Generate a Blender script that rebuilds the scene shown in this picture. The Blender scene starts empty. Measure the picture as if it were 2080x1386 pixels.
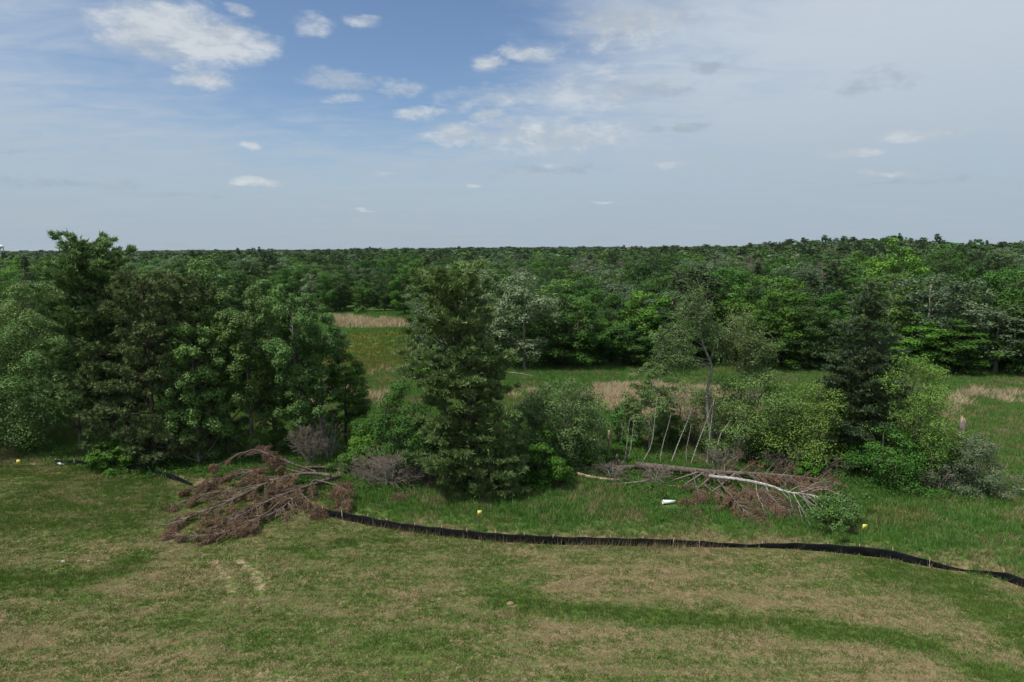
import bpy, math, random
import numpy as np
from mathutils import Vector, Matrix, Euler

R = math.radians
scn = bpy.context.scene
COL = scn.collection

# ------------------------------------------------------------------ camera
PW, PH, F = 2080.0, 1386.0, 2080.0 * 24 / 36
CAMZ = 20.0
HORIZON = 503.0
PITCH = math.atan((PH / 2 - HORIZON) / F)
ROLL = R(0.25)
cam_d = bpy.data.cameras.new('camera')
cam_d.lens = 24; cam_d.sensor_width = 36; cam_d.clip_end = 20000; cam_d.clip_start = 0.1
cam = bpy.data.objects.new('camera', cam_d); COL.objects.link(cam)
CM = Matrix.Rotation(math.pi / 2 - PITCH, 4, 'X') @ Matrix.Rotation(-ROLL, 4, 'Z')
cam.matrix_world = Matrix.Translation((0, 0, CAMZ)) @ CM
scn.camera = cam
CR = np.array(CM.to_3x3())

# ------------------------------------------------------------------ render / exposure
scn.view_settings.view_transform = 'Standard'
scn.view_settings.look = 'None'
scn.view_settings.exposure = 0.0
scn.view_settings.gamma = 1.0
scn.render.engine = 'CYCLES'
cy = scn.cycles
cy.max_bounces = 5; cy.diffuse_bounces = 3; cy.glossy_bounces = 2
cy.transmission_bounces = 3; cy.transparent_max_bounces = 4; cy.volume_bounces = 0
cy.caustics_reflective = False; cy.caustics_refractive = False
cy.use_denoising = True
cy.volume_step_rate = 4

# ------------------------------------------------------------------ sun
SUN_EL, SUN_AZ = R(62), R(240)            # azimuth clockwise from +Y: high, from the left
sdir = Vector((math.sin(SUN_AZ) * math.cos(SUN_EL), math.cos(SUN_AZ) * math.cos(SUN_EL), math.sin(SUN_EL)))
sl = bpy.data.lights.new('sun', 'SUN'); sl.energy = 4.7; sl.angle = R(0.55); sl.color = (1.0, 0.95, 0.87)
so = bpy.data.objects.new('sun', sl); COL.objects.link(so)
so.rotation_euler = (-sdir).to_track_quat('-Z', 'Y').to_euler()
so.location = (-40, -40, 90)

# ------------------------------------------------------------------ node helper
class NT:
    def __init__(s, tree):
        s.t = tree; s.n = tree.nodes; s.l = tree.links
    def new(s, typ, **kw):
        nd = s.n.new(typ)
        for k, v in kw.items():
            setattr(nd, k, v)
        return nd
    def put(s, sock, v):
        if isinstance(v, bpy.types.NodeSocket): s.l.new(v, sock)
        elif v is not None:
            if hasattr(sock.default_value, '__len__') and not hasattr(v, '__len__'):
                v = (v,) * len(sock.default_value)
            if hasattr(v, '__len__') and len(v) == 3 and len(sock.default_value) == 4: v = (*v, 1)
            sock.default_value = v
    def m(s, op, a, b=None, c=None, clamp=False):
        nd = s.new('ShaderNodeMath', operation=op, use_clamp=clamp)
        s.put(nd.inputs[0], a)
        if b is not None: s.put(nd.inputs[1], b)
        if c is not None: s.put(nd.inputs[2], c)
        return nd.outputs[0]
    def vm(s, op, a, b=None):
        nd = s.new('ShaderNodeVectorMath', operation=op)
        s.put(nd.inputs[0], a)
        if b is not None: s.put(nd.inputs[1], b)
        return nd.outputs[0]
    def mix(s, f, a, b, typ='MIX'):
        nd = s.new('ShaderNodeMix', data_type='RGBA', blend_type=typ)
        s.put(nd.inputs[0], f); s.put(nd.inputs[6], a); s.put(nd.inputs[7], b)
        return nd.outputs[2]
    def step(s, x, lo, hi):
        nd = s.new('ShaderNodeMapRange', interpolation_type='SMOOTHSTEP')
        s.put(nd.inputs[0], x); s.put(nd.inputs[1], lo); s.put(nd.inputs[2], hi)
        return nd.outputs[0]
    def noise(s, vec, scale, detail=3, rough=0.55, dist=0.0, col=False):
        nd = s.new('ShaderNodeTexNoise')
        s.put(nd.inputs['Vector'], vec); nd.inputs['Scale'].default_value = scale
        nd.inputs['Detail'].default_value = detail; nd.inputs['Roughness'].default_value = rough
        nd.inputs['Distortion'].default_value = dist
        return nd.outputs['Color' if col else 'Fac']
    def attr(s, name):
        nd = s.new('ShaderNodeAttribute'); nd.attribute_name = name
        return nd.outputs['Fac']

def cam_ray(px, py):
    v = np.array([(px - PW / 2) / F, -(py - PH / 2) / F, -1.0])
    return CR @ v
def at_z(px, py, z=0.0):                    # point on the horizontal plane at height z seen at a pixel
    d = cam_ray(px, py); t = (z - CAMZ) / d[2]
    return np.array([d[0] * t, d[1] * t, z])
def at_depth(px, py, Y):
    d = cam_ray(px, py); t = Y / d[1]
    return np.array([d[0] * t, Y, CAMZ + d[2] * t])
def project(x, y, z):
    p = np.stack([x, y, z - CAMZ], -1) @ CR
    w = np.where(p[..., 2] < -0.05, -p[..., 2], np.nan)
    return PW / 2 + F * p[..., 0] / w, PH / 2 - F * p[..., 1] / w

# ------------------------------------------------------------------ world: clear sky, thin veil, small cumulus
world = bpy.data.worlds.new('World'); scn.world = world; world.use_nodes = True
W_STR = 0.1
def build_world():
    w = NT(world.node_tree); w.n.clear()
    sky = w.new('ShaderNodeTexSky', sky_type='NISHITA')
    sky.sun_disc = False; sky.sun_elevation = SUN_EL; sky.sun_rotation = SUN_AZ
    sky.altitude = 200; sky.air_density = 1.0; sky.dust_density = 1.0; sky.ozone_density = 1.6
    tc = w.new('ShaderNodeTexCoord')
    d = w.vm('NORMALIZE', tc.outputs['Generated'])
    sp = w.new('ShaderNodeSeparateXYZ'); w.put(sp.inputs[0], d)
    az = w.m('ARCTAN2', sp.outputs[0], sp.outputs[1])
    el = w.m('ARCSINE', sp.outputs[2])
    # cloud-sheet coordinates: direction projected on a layer overhead
    h = w.m('ADD', w.m('MAXIMUM', sp.outputs[2], 0.0), 0.10)
    pc = w.new('ShaderNodeCombineXYZ')
    w.put(pc.inputs[0], w.m('DIVIDE', sp.outputs[0], h)); w.put(pc.inputs[1], w.m('DIVIDE', sp.outputs[1], h))
    sheet = pc.outputs[0]
    n_big = w.noise(sheet, 0.9, 4, 0.5, 0.6)
    n_str = w.noise(w.vm('MULTIPLY', sheet, (0.7, 2.2, 1)), 1.6, 7, 0.62, 0.4)
    # veil of thin high cloud: broken by one clear opening
    def bump(px, py, ra, re):
        r = cam_ray(px, py); r = r / np.linalg.norm(r)
        a0, e0 = math.atan2(r[0], r[1]), math.asin(r[2])
        dx = w.m('DIVIDE', w.m('SUBTRACT', az, a0), ra / F); dy = w.m('DIVIDE', w.m('SUBTRACT', el, e0), re / F)
        return w.m('ADD', w.m('MULTIPLY', dx, dx), w.m('MULTIPLY', dy, dy))
    hole = w.m('EXPONENT', w.m('MULTIPLY', bump(830, -50, 420, 270), -1.0))
    hole2 = w.m('EXPONENT', w.m('MULTIPLY', bump(420, 150, 620, 190), -1.0))
    veil = w.m('ADD', w.m('MULTIPLY', n_big, 0.60), w.m('MULTIPLY', n_str, 0.22))
    veil = w.m('ADD', veil, 0.60)
    veil = w.m('SUBTRACT', veil, w.m('MULTIPLY', hole, 0.93))
    veil = w.m('SUBTRACT', veil, w.m('MULTIPLY', hole2, 0.47))
    n_edge = w.noise(w.vm('MULTIPLY', sheet, (0.9, 1.5, 1)), 3.2, 8, 0.6, 0.8)
    veil = w.m('ADD', veil, w.m('MULTIPLY', w.m('SUBTRACT', n_edge, 0.5), 0.75))
    veil = w.m('MULTIPLY', w.step(veil, 0.10, 1.02), 0.95)
    k = 1 / W_STR
    base = w.mix(1.0, sky.outputs[0], (0.98, 1.06, 1.16), 'MULTIPLY')
    vcol = w.mix(w.step(el, 0.0, 0.30), (0.385 * k, 0.470 * k, 0.555 * k), (0.56 * k, 0.63 * k, 0.705 * k))
    vcol = w.mix(w.m('MULTIPLY', w.step(n_str, 0.40, 0.75), 0.22), vcol, (0.50 * k, 0.555 * k, 0.625 * k))
    c1 = w.mix(veil, base, vcol)
    # dark wisps of lower cloud
    warp = w.vm('SUBTRACT', w.noise(w.vm('MULTIPLY', d, (1, 1, 2.6)), 16, 5, 0.6, 0.0, True), (0.5, 0.5, 0.5))
    fine = w.noise(w.vm('MULTIPLY', d, (1, 1, 2.2)), 34, 9, 0.66, 0.3)
    mid = w.noise(w.vm('MULTIPLY', d, (1, 1, 2.4)), 9, 6, 0.6, 0.5)
    swp = w.new('ShaderNodeSeparateXYZ'); w.put(swp.inputs[0], warp)
    azw = w.m('ADD', az, w.m('MULTIPLY', swp.outputs[0], 0.035)); elw = w.m('ADD', el, w.m('MULTIPLY', swp.outputs[1], 0.030))
    def puffs(lst):
        acc = None
        for (px, py, ra, re, amp) in lst:
            r = cam_ray(px, py); r = r / np.linalg.norm(r)
            a0, e0 = math.atan2(r[0], r[1]), math.asin(r[2])
            dx = w.m('DIVIDE', w.m('SUBTRACT', azw, a0), ra / F); dy = w.m('DIVIDE', w.m('SUBTRACT', elw, e0), re / F)
            q = w.m('SUBTRACT', amp, w.m('ADD', w.m('MULTIPLY', dx, dx), w.m('MULTIPLY', dy, dy)))
            acc = q if acc is None else w.m('MAXIMUM', acc, q)
        return w.m('MAXIMUM', acc, -3.0)
    grey = puffs([(1430, 138, 40, 12, .9), (1330, 180, 150, 26, .6), (1760, 165, 130, 32, .35), (1390, 262, 110, 16, .5),
                  (1290, 42, 150, 34, .7), (1110, 345, 170, 16, .5), (130, 372, 210, 14, .5), (350, 395, 140, 10, .45),
                  (30, 310, 60, 8, .3), (1820, 370, 190, 10, .3)])
    gd = w.step(w.m('ADD', grey, w.m('MULTIPLY', w.m('SUBTRACT', fine, 0.5), 3.0)), -0.15, 1.0)
    c2 = w.mix(w.m('MULTIPLY', gd, 0.62), c1, (0.345 * k, 0.41 * k, 0.49 * k))
    white = puffs([(345, 62, 115, 46, 1.15), (450, 84, 92, 36, 1.1), (285, 78, 70, 30, 1.0), (380, 96, 110, 30, 1.0), (415, 162, 56, 20, .85), (378, 133, 30, 10, .6),
                   (690, 162, 95, 24, .65), (820, 178, 62, 22, .6), (700, 200, 50, 16, .5), (855, 230, 66, 15, .65), (990, 130, 42, 18, .8),
                   (1075, 110, 70, 20, .8), (992, 236, 34, 12, .8), (930, 272, 95, 26, .75), (1100, 275, 210, 36, .75), (1200, 180, 200, 60, .35), (1000, 200, 160, 40, .35), (1250, 60, 130, 50, .6), (525, 372, 54, 9, .9),
                   (508, 300, 26, 7, .7), (635, 52, 44, 26, .55), (740, 40, 48, 14, .55), (490, 20, 36, 12, .55), (1120, 330, 26, 6, .9),
                   (1725, 312, 66, 9, .7), (1870, 272, 80, 15, .6), (1790, 352, 60, 7, .5), (770, 354, 40, 8, .55), (965, 378, 22, 5, .7),
                   (1355, 335, 40, 8, .5), (540, 98, 22, 10, .6), (1290, 60, 120, 46, .45), (1225, 410, 30, 4, .6), (740, 424, 26, 4, .6)])
    q = w.m('ADD', white, w.m('ADD', w.m('MULTIPLY', w.m('SUBTRACT', fine, 0.5), 1.9), w.m('MULTIPLY', w.m('SUBTRACT', mid, 0.5), 1.2)))
    wd = w.step(q, -0.35, 1.15)
    # scattered cumulus of the same kind all round the sky, outside the placed ones
    free = w.step(w.noise(w.vm('MULTIPLY', d, (1, 1, 3.2)), 7.5, 8, 0.6, 0.4), 0.69, 0.80)
    wd = w.m('MAXIMUM', wd, w.m('MULTIPLY', free, 0.6))
    ccol = w.mix(w.step(w.m('ADD', mid, w.m('MULTIPLY', fine, 0.5)), 0.66, 0.92), (0.485 * k, 0.545 * k, 0.60 * k), (0.66 * k, 0.70 * k, 0.735 * k))
    c3 = w.mix(w.m('MULTIPLY', wd, 0.88), c2, ccol)
    bg = w.new('ShaderNodeBackground'); w.put(bg.inputs[0], c3); bg.inputs[1].default_value = W_STR
    out = w.new('ShaderNodeOutputWorld'); w.l.new(bg.outputs[0], out.inputs[0])
    world.cycles.sampling_method = 'MANUAL'; world.cycles.sample_map_resolution = 512
build_world()

# ------------------------------------------------------------------ materials
MATS = {}
def new_mat(name):
    m = bpy.data.materials.new(name); m.use_nodes = True; m.node_tree.nodes.clear()
    MATS[name] = m
    return m, NT(m.node_tree)
def leaf_mat(name, dark, light, trans=0.2, rough=0.6, spec=0.2, vary=0.22, huev=0.012):
    m, t = new_mat(name)
    tint = t.attr('tint')
    oi = t.new('ShaderNodeObjectInfo')
    c = t.mix(tint, dark, light)
    hsv = t.new('ShaderNodeHueSaturation')
    t.put(hsv.inputs['Hue'], t.m('MULTIPLY_ADD', oi.outputs['Random'], huev * 2, 0.5 - huev))
    t.put(hsv.inputs['Value'], t.m('MULTIPLY_ADD', t.m('FRACT', t.m('MULTIPLY', oi.outputs['Random'], 17.3)), vary * 2, 1 - vary))
    t.put(hsv.inputs['Color'], c); hsv.inputs['Saturation'].default_value = 1.0
    bs = t.new('ShaderNodeBsdfPrincipled')
    t.put(bs.inputs['Base Color'], hsv.outputs[0]); bs.inputs['Roughness'].default_value = rough
    bs.inputs['Specular IOR Level'].default_value = spec
    tr = t.new('ShaderNodeBsdfTranslucent')
    t.put(tr.inputs[0], t.mix(1.0, hsv.outputs[0], (1.15, 1.1, 0.55), 'MULTIPLY'))
    mx = t.new('ShaderNodeMixShader'); mx.inputs[0].default_value = trans
    t.l.new(bs.outputs[0], mx.inputs[1]); t.l.new(tr.outputs[0], mx.inputs[2])
    o = t.new('ShaderNodeOutputMaterial'); t.l.new(mx.outputs[0], o.inputs[0])
    return m
def bark_mat(name, a, b, scale=6, stretch=0.25, rough=0.9, bump=0.5):
    m, t = new_mat(name)
    tc = t.new('ShaderNodeTexCoord')
    v = t.vm('MULTIPLY', tc.outputs['Object'], (1, 1, stretch))
    n = t.noise(v, scale, 5, 0.65, 0.3)
    c = t.mix(t.step(n, 0.35, 0.65), a, b)
    bs = t.new('ShaderNodeBsdfPrincipled'); t.put(bs.inputs['Base Color'], c)
    bs.inputs['Roughness'].default_value = rough; bs.inputs['Specular IOR Level'].default_value = 0.2
    bp = t.new('ShaderNodeBump'); bp.inputs['Strength'].default_value = bump; bp.inputs['Distance'].default_value = 0.03
    t.put(bp.inputs['Height'], n); t.l.new(bp.outputs[0], bs.inputs['Normal'])
    o = t.new('ShaderNodeOutputMaterial'); t.l.new(bs.outputs[0], o.inputs[0])
    return m
def plain_mat(name, col, rough=0.6, spec=0.4, var=0.15, scale=5, metal=0.0):
    m, t = new_mat(name)
    tc = t.new('ShaderNodeTexCoord')
    n = t.noise(tc.outputs['Object'], scale, 4, 0.6)
    c = t.mix(n, tuple(x * (1 - var) for x in col), tuple(min(1, x * (1 + var)) for x in col))
    bs = t.new('ShaderNodeBsdfPrincipled'); t.put(bs.inputs['Base Color'], c)
    bs.inputs['Roughness'].default_value = rough; bs.inputs['Specular IOR Level'].default_value = spec
    bs.inputs['Metallic'].default_value = metal
    o = t.new('ShaderNodeOutputMaterial'); t.l.new(bs.outputs[0], o.inputs[0])
    return m

leaf_mat('leaf_maple', (0.028, 0.078, 0.011), (0.078, 0.18, 0.026))
leaf_mat('leaf_bright', (0.042, 0.11, 0.012), (0.11, 0.235, 0.028))
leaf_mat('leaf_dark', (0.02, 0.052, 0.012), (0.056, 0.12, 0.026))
leaf_mat('leaf_aspen', (0.046, 0.108, 0.024), (0.138, 0.245, 0.058), rough=0.55, spec=0.28)
leaf_mat('leaf_silver', (0.055, 0.105, 0.045), (0.19, 0.26, 0.14), rough=0.55, spec=0.28)
leaf_mat('leaf_grey', (0.046, 0.088, 0.04), (0.13, 0.19, 0.098), rough=0.55, spec=0.28)
leaf_mat('leaf_birch', (0.062, 0.122, 0.03), (0.175, 0.27, 0.082), rough=0.55, spec=0.28)
leaf_mat('leaf_willow', (0.062, 0.13, 0.02), (0.165, 0.27, 0.052))
leaf_mat('needle_white', (0.05, 0.108, 0.036), (0.2, 0.3, 0.108), trans=0.15, vary=0.06)
leaf_mat('needle_red', (0.04, 0.08, 0.031), (0.15, 0.205, 0.08), trans=0.12, vary=0.06)
leaf_mat('needle_spruce', (0.036, 0.068, 0.034), (0.130, 0.180, 0.086), trans=0.10, vary=0.06)
leaf_mat('needle_far', (0.0306, 0.0646, 0.0272), (0.0884, 0.1394, 0.0578), trans=0.10)
leaf_mat('needle_dead', (0.075, 0.061, 0.05), (0.25, 0.156, 0.092), trans=0.12, spec=0.15, vary=0.05, huev=0.008)
leaf_mat('twig_grey', (0.07, 0.056, 0.045), (0.2, 0.165, 0.135), trans=0.0, spec=0.15, huev=0.01)
leaf_mat('grass_green', (0.052, 0.108, 0.019), (0.14, 0.215, 0.05), trans=0.25, spec=0.2)
leaf_mat('grass_straw', (0.165, 0.13, 0.07), (0.36, 0.29, 0.172), trans=0.2, spec=0.2, huev=0.01)
leaf_mat('grass_lush', (0.052, 0.138, 0.025), (0.138, 0.268, 0.056), trans=0.3, spec=0.3)
leaf_mat('grass_gold', (0.105, 0.125, 0.024), (0.22, 0.215, 0.056), trans=0.25, spec=0.2)
leaf_mat('reed_dry', (0.255, 0.205, 0.128), (0.58, 0.48, 0.335), trans=0.2, spec=0.2, huev=0.01)
leaf_mat('herb', (0.0440, 0.1100, 0.0154), (0.1155, 0.2200, 0.0385), trans=0.3)
bark_mat('bark_brown', (0.035, 0.028, 0.022), (0.10, 0.08, 0.064))
bark_mat('bark_grey', (0.075, 0.066, 0.055), (0.19, 0.17, 0.145))
bark_mat('bark_pale', (0.12, 0.11, 0.095), (0.34, 0.32, 0.285), 5, 1.5)
bark_mat('bark_birch', (0.15, 0.135, 0.12), (0.48, 0.46, 0.43), 4, 3.0)
bark_mat('bark_dead', (0.055, 0.044, 0.036), (0.15, 0.122, 0.10))
bark_mat('wood_split', (0.20, 0.14, 0.09), (0.44, 0.35, 0.25), 8, 0.15)
plain_mat('stake_wood', (0.30, 0.23, 0.16), 0.85, 0.2, 0.3)
plain_mat('pipe_white', (0.78, 0.80, 0.77), 0.4, 0.5, 0.06, 3)
plain_mat('sheet_white', (0.62, 0.66, 0.72), 0.5, 0.4, 0.1)
plain_mat('sign_yellow', (0.62, 0.52, 0.03), 0.5, 0.4, 0.06)
plain_mat('sign_border', (0.72, 0.68, 0.22), 0.5, 0.4, 0.05)
plain_mat('sign_print', (0.50, 0.36, 0.02), 0.5, 0.4, 0.10)
plain_mat('post_dark', (0.035, 0.05, 0.035), 0.6, 0.3)
plain_mat('tank_white', (0.74, 0.77, 0.80), 0.45, 0.4, 0.05)
plain_mat('tank_steel', (0.30, 0.33, 0.36), 0.5, 0.4, 0.1)
plain_mat('stone_grey', (0.30, 0.27, 0.24), 0.9, 0.2, 0.35, 4)
plain_mat('soil_clod', (0.23, 0.16, 0.11), 0.95, 0.1, 0.4, 3)

def fence_material():
    m, t = new_mat('fence_fabric')
    tc = t.new('ShaderNodeTexCoord')
    n = t.noise(t.vm('MULTIPLY', tc.outputs['Object'], (1.2, 1.2, 9)), 2.0, 5, 0.6)
    c = t.mix(t.step(n, 0.4, 0.75), (0.004, 0.005, 0.006), (0.012, 0.014, 0.017))
    bs = t.new('ShaderNodeBsdfPrincipled'); t.put(bs.inputs['Base Color'], c); bs.inputs['Roughness'].default_value = 0.75
    bs.inputs['Specular IOR Level'].default_value = 0.12
    o = t.new('ShaderNodeOutputMaterial'); t.l.new(bs.outputs[0], o.inputs[0])
fence_material()

# ------------------------------------------------------------------ geometry helpers
def link(o, parent=None):
    COL.objects.link(o)
    if parent is not None: o.parent = parent
    return o
def make_mesh(name, V, quads=None, tris=None, tint=None, mat=None, smooth=False):
    V = np.ascontiguousarray(V, dtype=np.float32)
    nq = 0 if quads is None else len(quads); nt = 0 if tris is None else len(tris)
    idx = np.concatenate(([np.asarray(quads, np.int32).ravel()] if nq else []) + ([np.asarray(tris, np.int32).ravel()] if nt else []))
    tot = np.concatenate([np.full(nq, 4, np.int32), np.full(nt, 3, np.int32)])
    st = np.concatenate([[0], np.cumsum(tot)[:-1]]).astype(np.int32)
    me = bpy.data.meshes.new(name)
    me.vertices.add(len(V)); me.vertices.foreach_set('co', V.ravel())
    me.loops.add(len(idx)); me.loops.foreach_set('vertex_index', idx)
    me.polygons.add(nq + nt); me.polygons.foreach_set('loop_start', st); me.polygons.foreach_set('loop_total', tot)
    if smooth: me.polygons.foreach_set('use_smooth', np.ones(nq + nt, bool))
    if tint is not None:
        a = me.attributes.new('tint', 'FLOAT', 'FACE'); a.data.foreach_set('value', np.asarray(tint, np.float32))
    me.update(calc_edges=True)
    if mat: me.materials.append(MATS[mat])
    return me
def unit(v):
    return v / np.maximum(np.linalg.norm(v, axis=-1, keepdims=True), 1e-9)
def leaves(C, N, L, Wd, rng, tint, ax=None):
    """rhombic leaf faces at C with normals N"""
    n = len(C)
    N = unit(N)
    r = rng.normal(size=(n, 3)) if ax is None else ax
    a = unit(r - (r * N).sum(1, keepdims=True) * N)
    b = np.cross(N, a)
    L = np.broadcast_to(L, n)[:, None]; Wd = np.broadcast_to(Wd, n)[:, None]
    V = np.empty((n, 4, 3))
    V[:, 0] = C - a * L * 0.5; V[:, 1] = C + b * Wd * 0.5 - a * L * 0.08
    V[:, 2] = C + a * L * 0.5; V[:, 3] = C - b * Wd * 0.5 - a * L * 0.08
    return V.reshape(-1, 3), np.arange(4 * n).reshape(n, 4), tint
def spikes(B, D, L, Wd, rng):
    """thin triangles: base B, direction D"""
    n = len(B); D = unit(D)
    s = unit(np.cross(D, rng.normal(size=(n, 3))))
    L = np.broadcast_to(L, n)[:, None]; Wd = np.broadcast_to(Wd, n)[:, None]
    V = np.empty((n, 3, 3))
    V[:, 0] = B - s * Wd * 0.5; V[:, 1] = B + s * Wd * 0.5; V[:, 2] = B + D * L
    return V.reshape(-1, 3), np.arange(3 * n).reshape(n, 3)
class TB:
    """collects tapered tubes"""
    def __init__(s): s.V = []; s.Q = []; s.n = 0; s.T = []
    def tube(s, P, r, sides=6, cap=True):
        P = np.asarray(P, float); k = len(P); r = np.broadcast_to(r, k)
        d = np.gradient(P, axis=0); d = unit(d)
        ref = np.where(np.abs(d[:, 2:3]) > 0.9, np.array([[1.0, 0, 0]]), np.array([[0, 0, 1.0]]))
        if np.abs(d[:, 2]).mean() > 0.6: ref = np.tile(np.array([[1.0, 0.13, 0]]), (k, 1))
        else: ref = np.tile(np.array([[0.05, 0.1, 1.0]]), (k, 1))
        u = unit(np.cross(d, ref)); v = np.cross(d, u)
        a = np.linspace(0, 2 * np.pi, sides, endpoint=False)
        ring = (u[:, None] * np.cos(a)[None, :, None] + v[:, None] * np.sin(a)[None, :, None]) * r[:, None, None] + P[:, None]
        i = np.arange(k - 1)[:, None] * sides; j = np.arange(sides)[None]
        q = np.stack([i + j, i + (j + 1) % sides, i + sides + (j + 1) % sides, i + sides + j], -1).reshape(-1, 4) + s.n
        s.V.append(ring.reshape(-1, 3)); s.Q.append(q); s.n += k * sides
        if cap:
            for e, base in ((P[0], 0), (P[-1], (k - 1) * sides)):
                c = s.n; s.V.append(e[None]); s.n += 1
                jj = np.arange(sides); st = s.n - 1
                off = st - (k * sides) - (0 if base == 0 else 1) + base
                t3 = np.stack([np.full(sides, c), off + jj, off + (jj + 1) % sides], -1)
                s.T.append(t3)
    def mesh(s, name, mat, tint=None):
        V = np.concatenate(s.V); Q = np.concatenate(s.Q); T = np.concatenate(s.T) if s.T else None
        n = len(Q) + (0 if T is None else len(T))
        return make_mesh(name, V, Q, T, None if tint is None else np.full(n, tint), mat, smooth=True)
def curve_pts(pts, n):
    """smooth resample of a few control points"""
    P = np.asarray(pts, float); k = len(P)
    t = np.linspace(0, k - 1, n); i = np.minimum(t.astype(int), k - 2); f = (t - i)[:, None]
    p0 = P[np.maximum(i - 1, 0)]; p1 = P[i]; p2 = P[i + 1]; p3 = P[np.minimum(i + 2, k - 1)]
    return 0.5 * (2 * p1 + (p2 - p0) * f + (2 * p0 - 5 * p1 + 4 * p2 - p3) * f ** 2 + (3 * p1 - p0 - 3 * p2 + p3) * f ** 3)

def smooth01(x, a, b):
    t = np.clip((x - a) / (b - a), 0, 1); return t * t * (3 - 2 * t)
def vnoise(x, y, seed=0):
    """cheap smooth value noise, numpy"""
    xi = np.floor(x).astype(np.int64); yi = np.floor(y).astype(np.int64); fx = x - xi; fy = y - yi
    def h(a, b):
        n = (a * 374761393 + b * 668265263 + seed * 974634777) & 0xffffffff
        n = ((n ^ (n >> 13)) * 1274126177) & 0xffffffff
        return ((n ^ (n >> 16)) & 0xffff) / 65535.0
    sx = fx * fx * (3 - 2 * fx); sy = fy * fy * (3 - 2 * fy)
    return (h(xi, yi) * (1 - sx) + h(xi + 1, yi) * sx) * (1 - sy) + (h(xi, yi + 1) * (1 - sx) + h(xi + 1, yi + 1) * sx) * sy
def fbm(x, y, seed=0, o=4):
    a = 0; s = 0.5; 
    for k in range(o):
        a = a + s * vnoise(x, y, seed + k); x = x * 2.03 + 7.1; y = y * 2.03 + 3.7; s *= 0.5
    return a / (1 - 0.5 ** o)

# ------------------------------------------------------------------ terrain height
def gz(x, y):
    x = np.asarray(x, float); y = np.asarray(y, float)
    near = smooth01(np.hypot(x, y), 160, 60)
    z = 0.22 * (fbm(x / 9, y / 9, 3, 3) - 0.5) * near
    # low wooded rise on the right, and gentle relief far off
    hx, hy = (x - 318) / 95, (y - 620) / 170
    z = z + 9.5 * np.exp(-(hx ** 2 + hy ** 2)) + 4.0 * np.exp(-(((x - 480) / 120) ** 2 + ((y - 640) / 200) ** 2))
    far = smooth01(np.hypot(x, y), 260, 900)
    z = z + far * 9.0 * (fbm(x / 260, y / 260, 11, 3) - 0.58) - far * 1.0
    z = z - 4.0 * smooth01(-x, 150, 500) * smooth01(y, 250, 600)
    return z
def gz1(x, y): return float(gz(np.array([x]), np.array([y]))[0])
def on_ground(px, py):
    p = at_z(px, py); 
    for _ in range(3): p = at_z(px, py, gz1(p[0], p[1]))
    return p

# ------------------------------------------------------------------ ground cover masks (from where things lie on the ground)
FENCE_L = [(112, 944), (150, 947), (190, 949), (235, 954), (270, 959), (305, 965), (335, 971), (360, 978), (390, 988)]
FENCE_R = [(655, 1048), (690, 1056), (740, 1066), (800, 1077), (870, 1087), (930, 1093), (1000, 1101), (1060, 1104), (1120, 1107), (1200, 1108),
           (1270, 1110), (1340, 1111), (1410, 1112), (1470, 1113), (1520, 1113), (1560, 1114), (1620, 1117), (1700, 1124), (1745, 1129),
           (1795, 1134), (1840, 1143), (1885, 1152), (1925, 1158), (1960, 1162), (2010, 1170), (2045, 1182), (2095, 1200), (2170, 1226), (2260, 1262)]
_fx = np.array([-600] + [p[0] for p in FENCE_L] + [520] + [p[0] for p in FENCE_R] + [2600])
_fy = np.array([935] + [p[1] for p in FENCE_L] + [1025] + [p[1] for p in FENCE_R] + [1400])
def fence_row(px): return np.interp(px, _fx, _fy)
def in_poly(px, py, poly):
    ins = np.zeros(np.shape(px), bool); n = len(poly); j = n - 1
    for i in range(n):
        xi, yi = poly[i]; xj, yj = poly[j]
        c = ((yi > py) != (yj > py)) & (px < (xj - xi) * (py - yi) / (yj - yi + 1e-9) + xi)
        ins ^= c; j = i
    return ins
def band(px, py, line, w):
    """1 near a polyline (pixels), falling off over w"""
    d = np.full(np.shape(px), 1e9)
    for (x0, y0), (x1, y1) in zip(line[:-1], line[1:]):
        vx, vy = x1 - x0, y1 - y0
        t = np.clip(((px - x0) * vx + (py - y0) * vy) / (vx * vx + vy * vy), 0, 1)
        d = np.minimum(d, np.hypot(px - x0 - t * vx, py - y0 - t * vy))
    return np.exp(-(d / w) ** 2)
REEDS = [[(1185, 800), (1250, 790), (1330, 784), (1420, 790), (1560, 812), (1580, 850), (1470, 880), (1360, 872), (1240, 838), (1195, 822)],
         [(1890, 838), (1925, 815), (1985, 798), (2120, 800), (2120, 826), (2010, 822), (1960, 835), (1900, 862)],
         [(668, 645), (740, 646), (830, 652), (850, 664), (770, 669), (690, 666)],
         [(560, 806), (680, 800), (790, 792), (800, 836), (680, 845), (560, 850)], [(1035, 798), (1090, 792), (1100, 812), (1040, 822)]]
GOLD = [(640, 690), (700, 680), (850, 672), (862, 700), (850, 738), (790, 752), (735, 765), (640, 760)]
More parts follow.
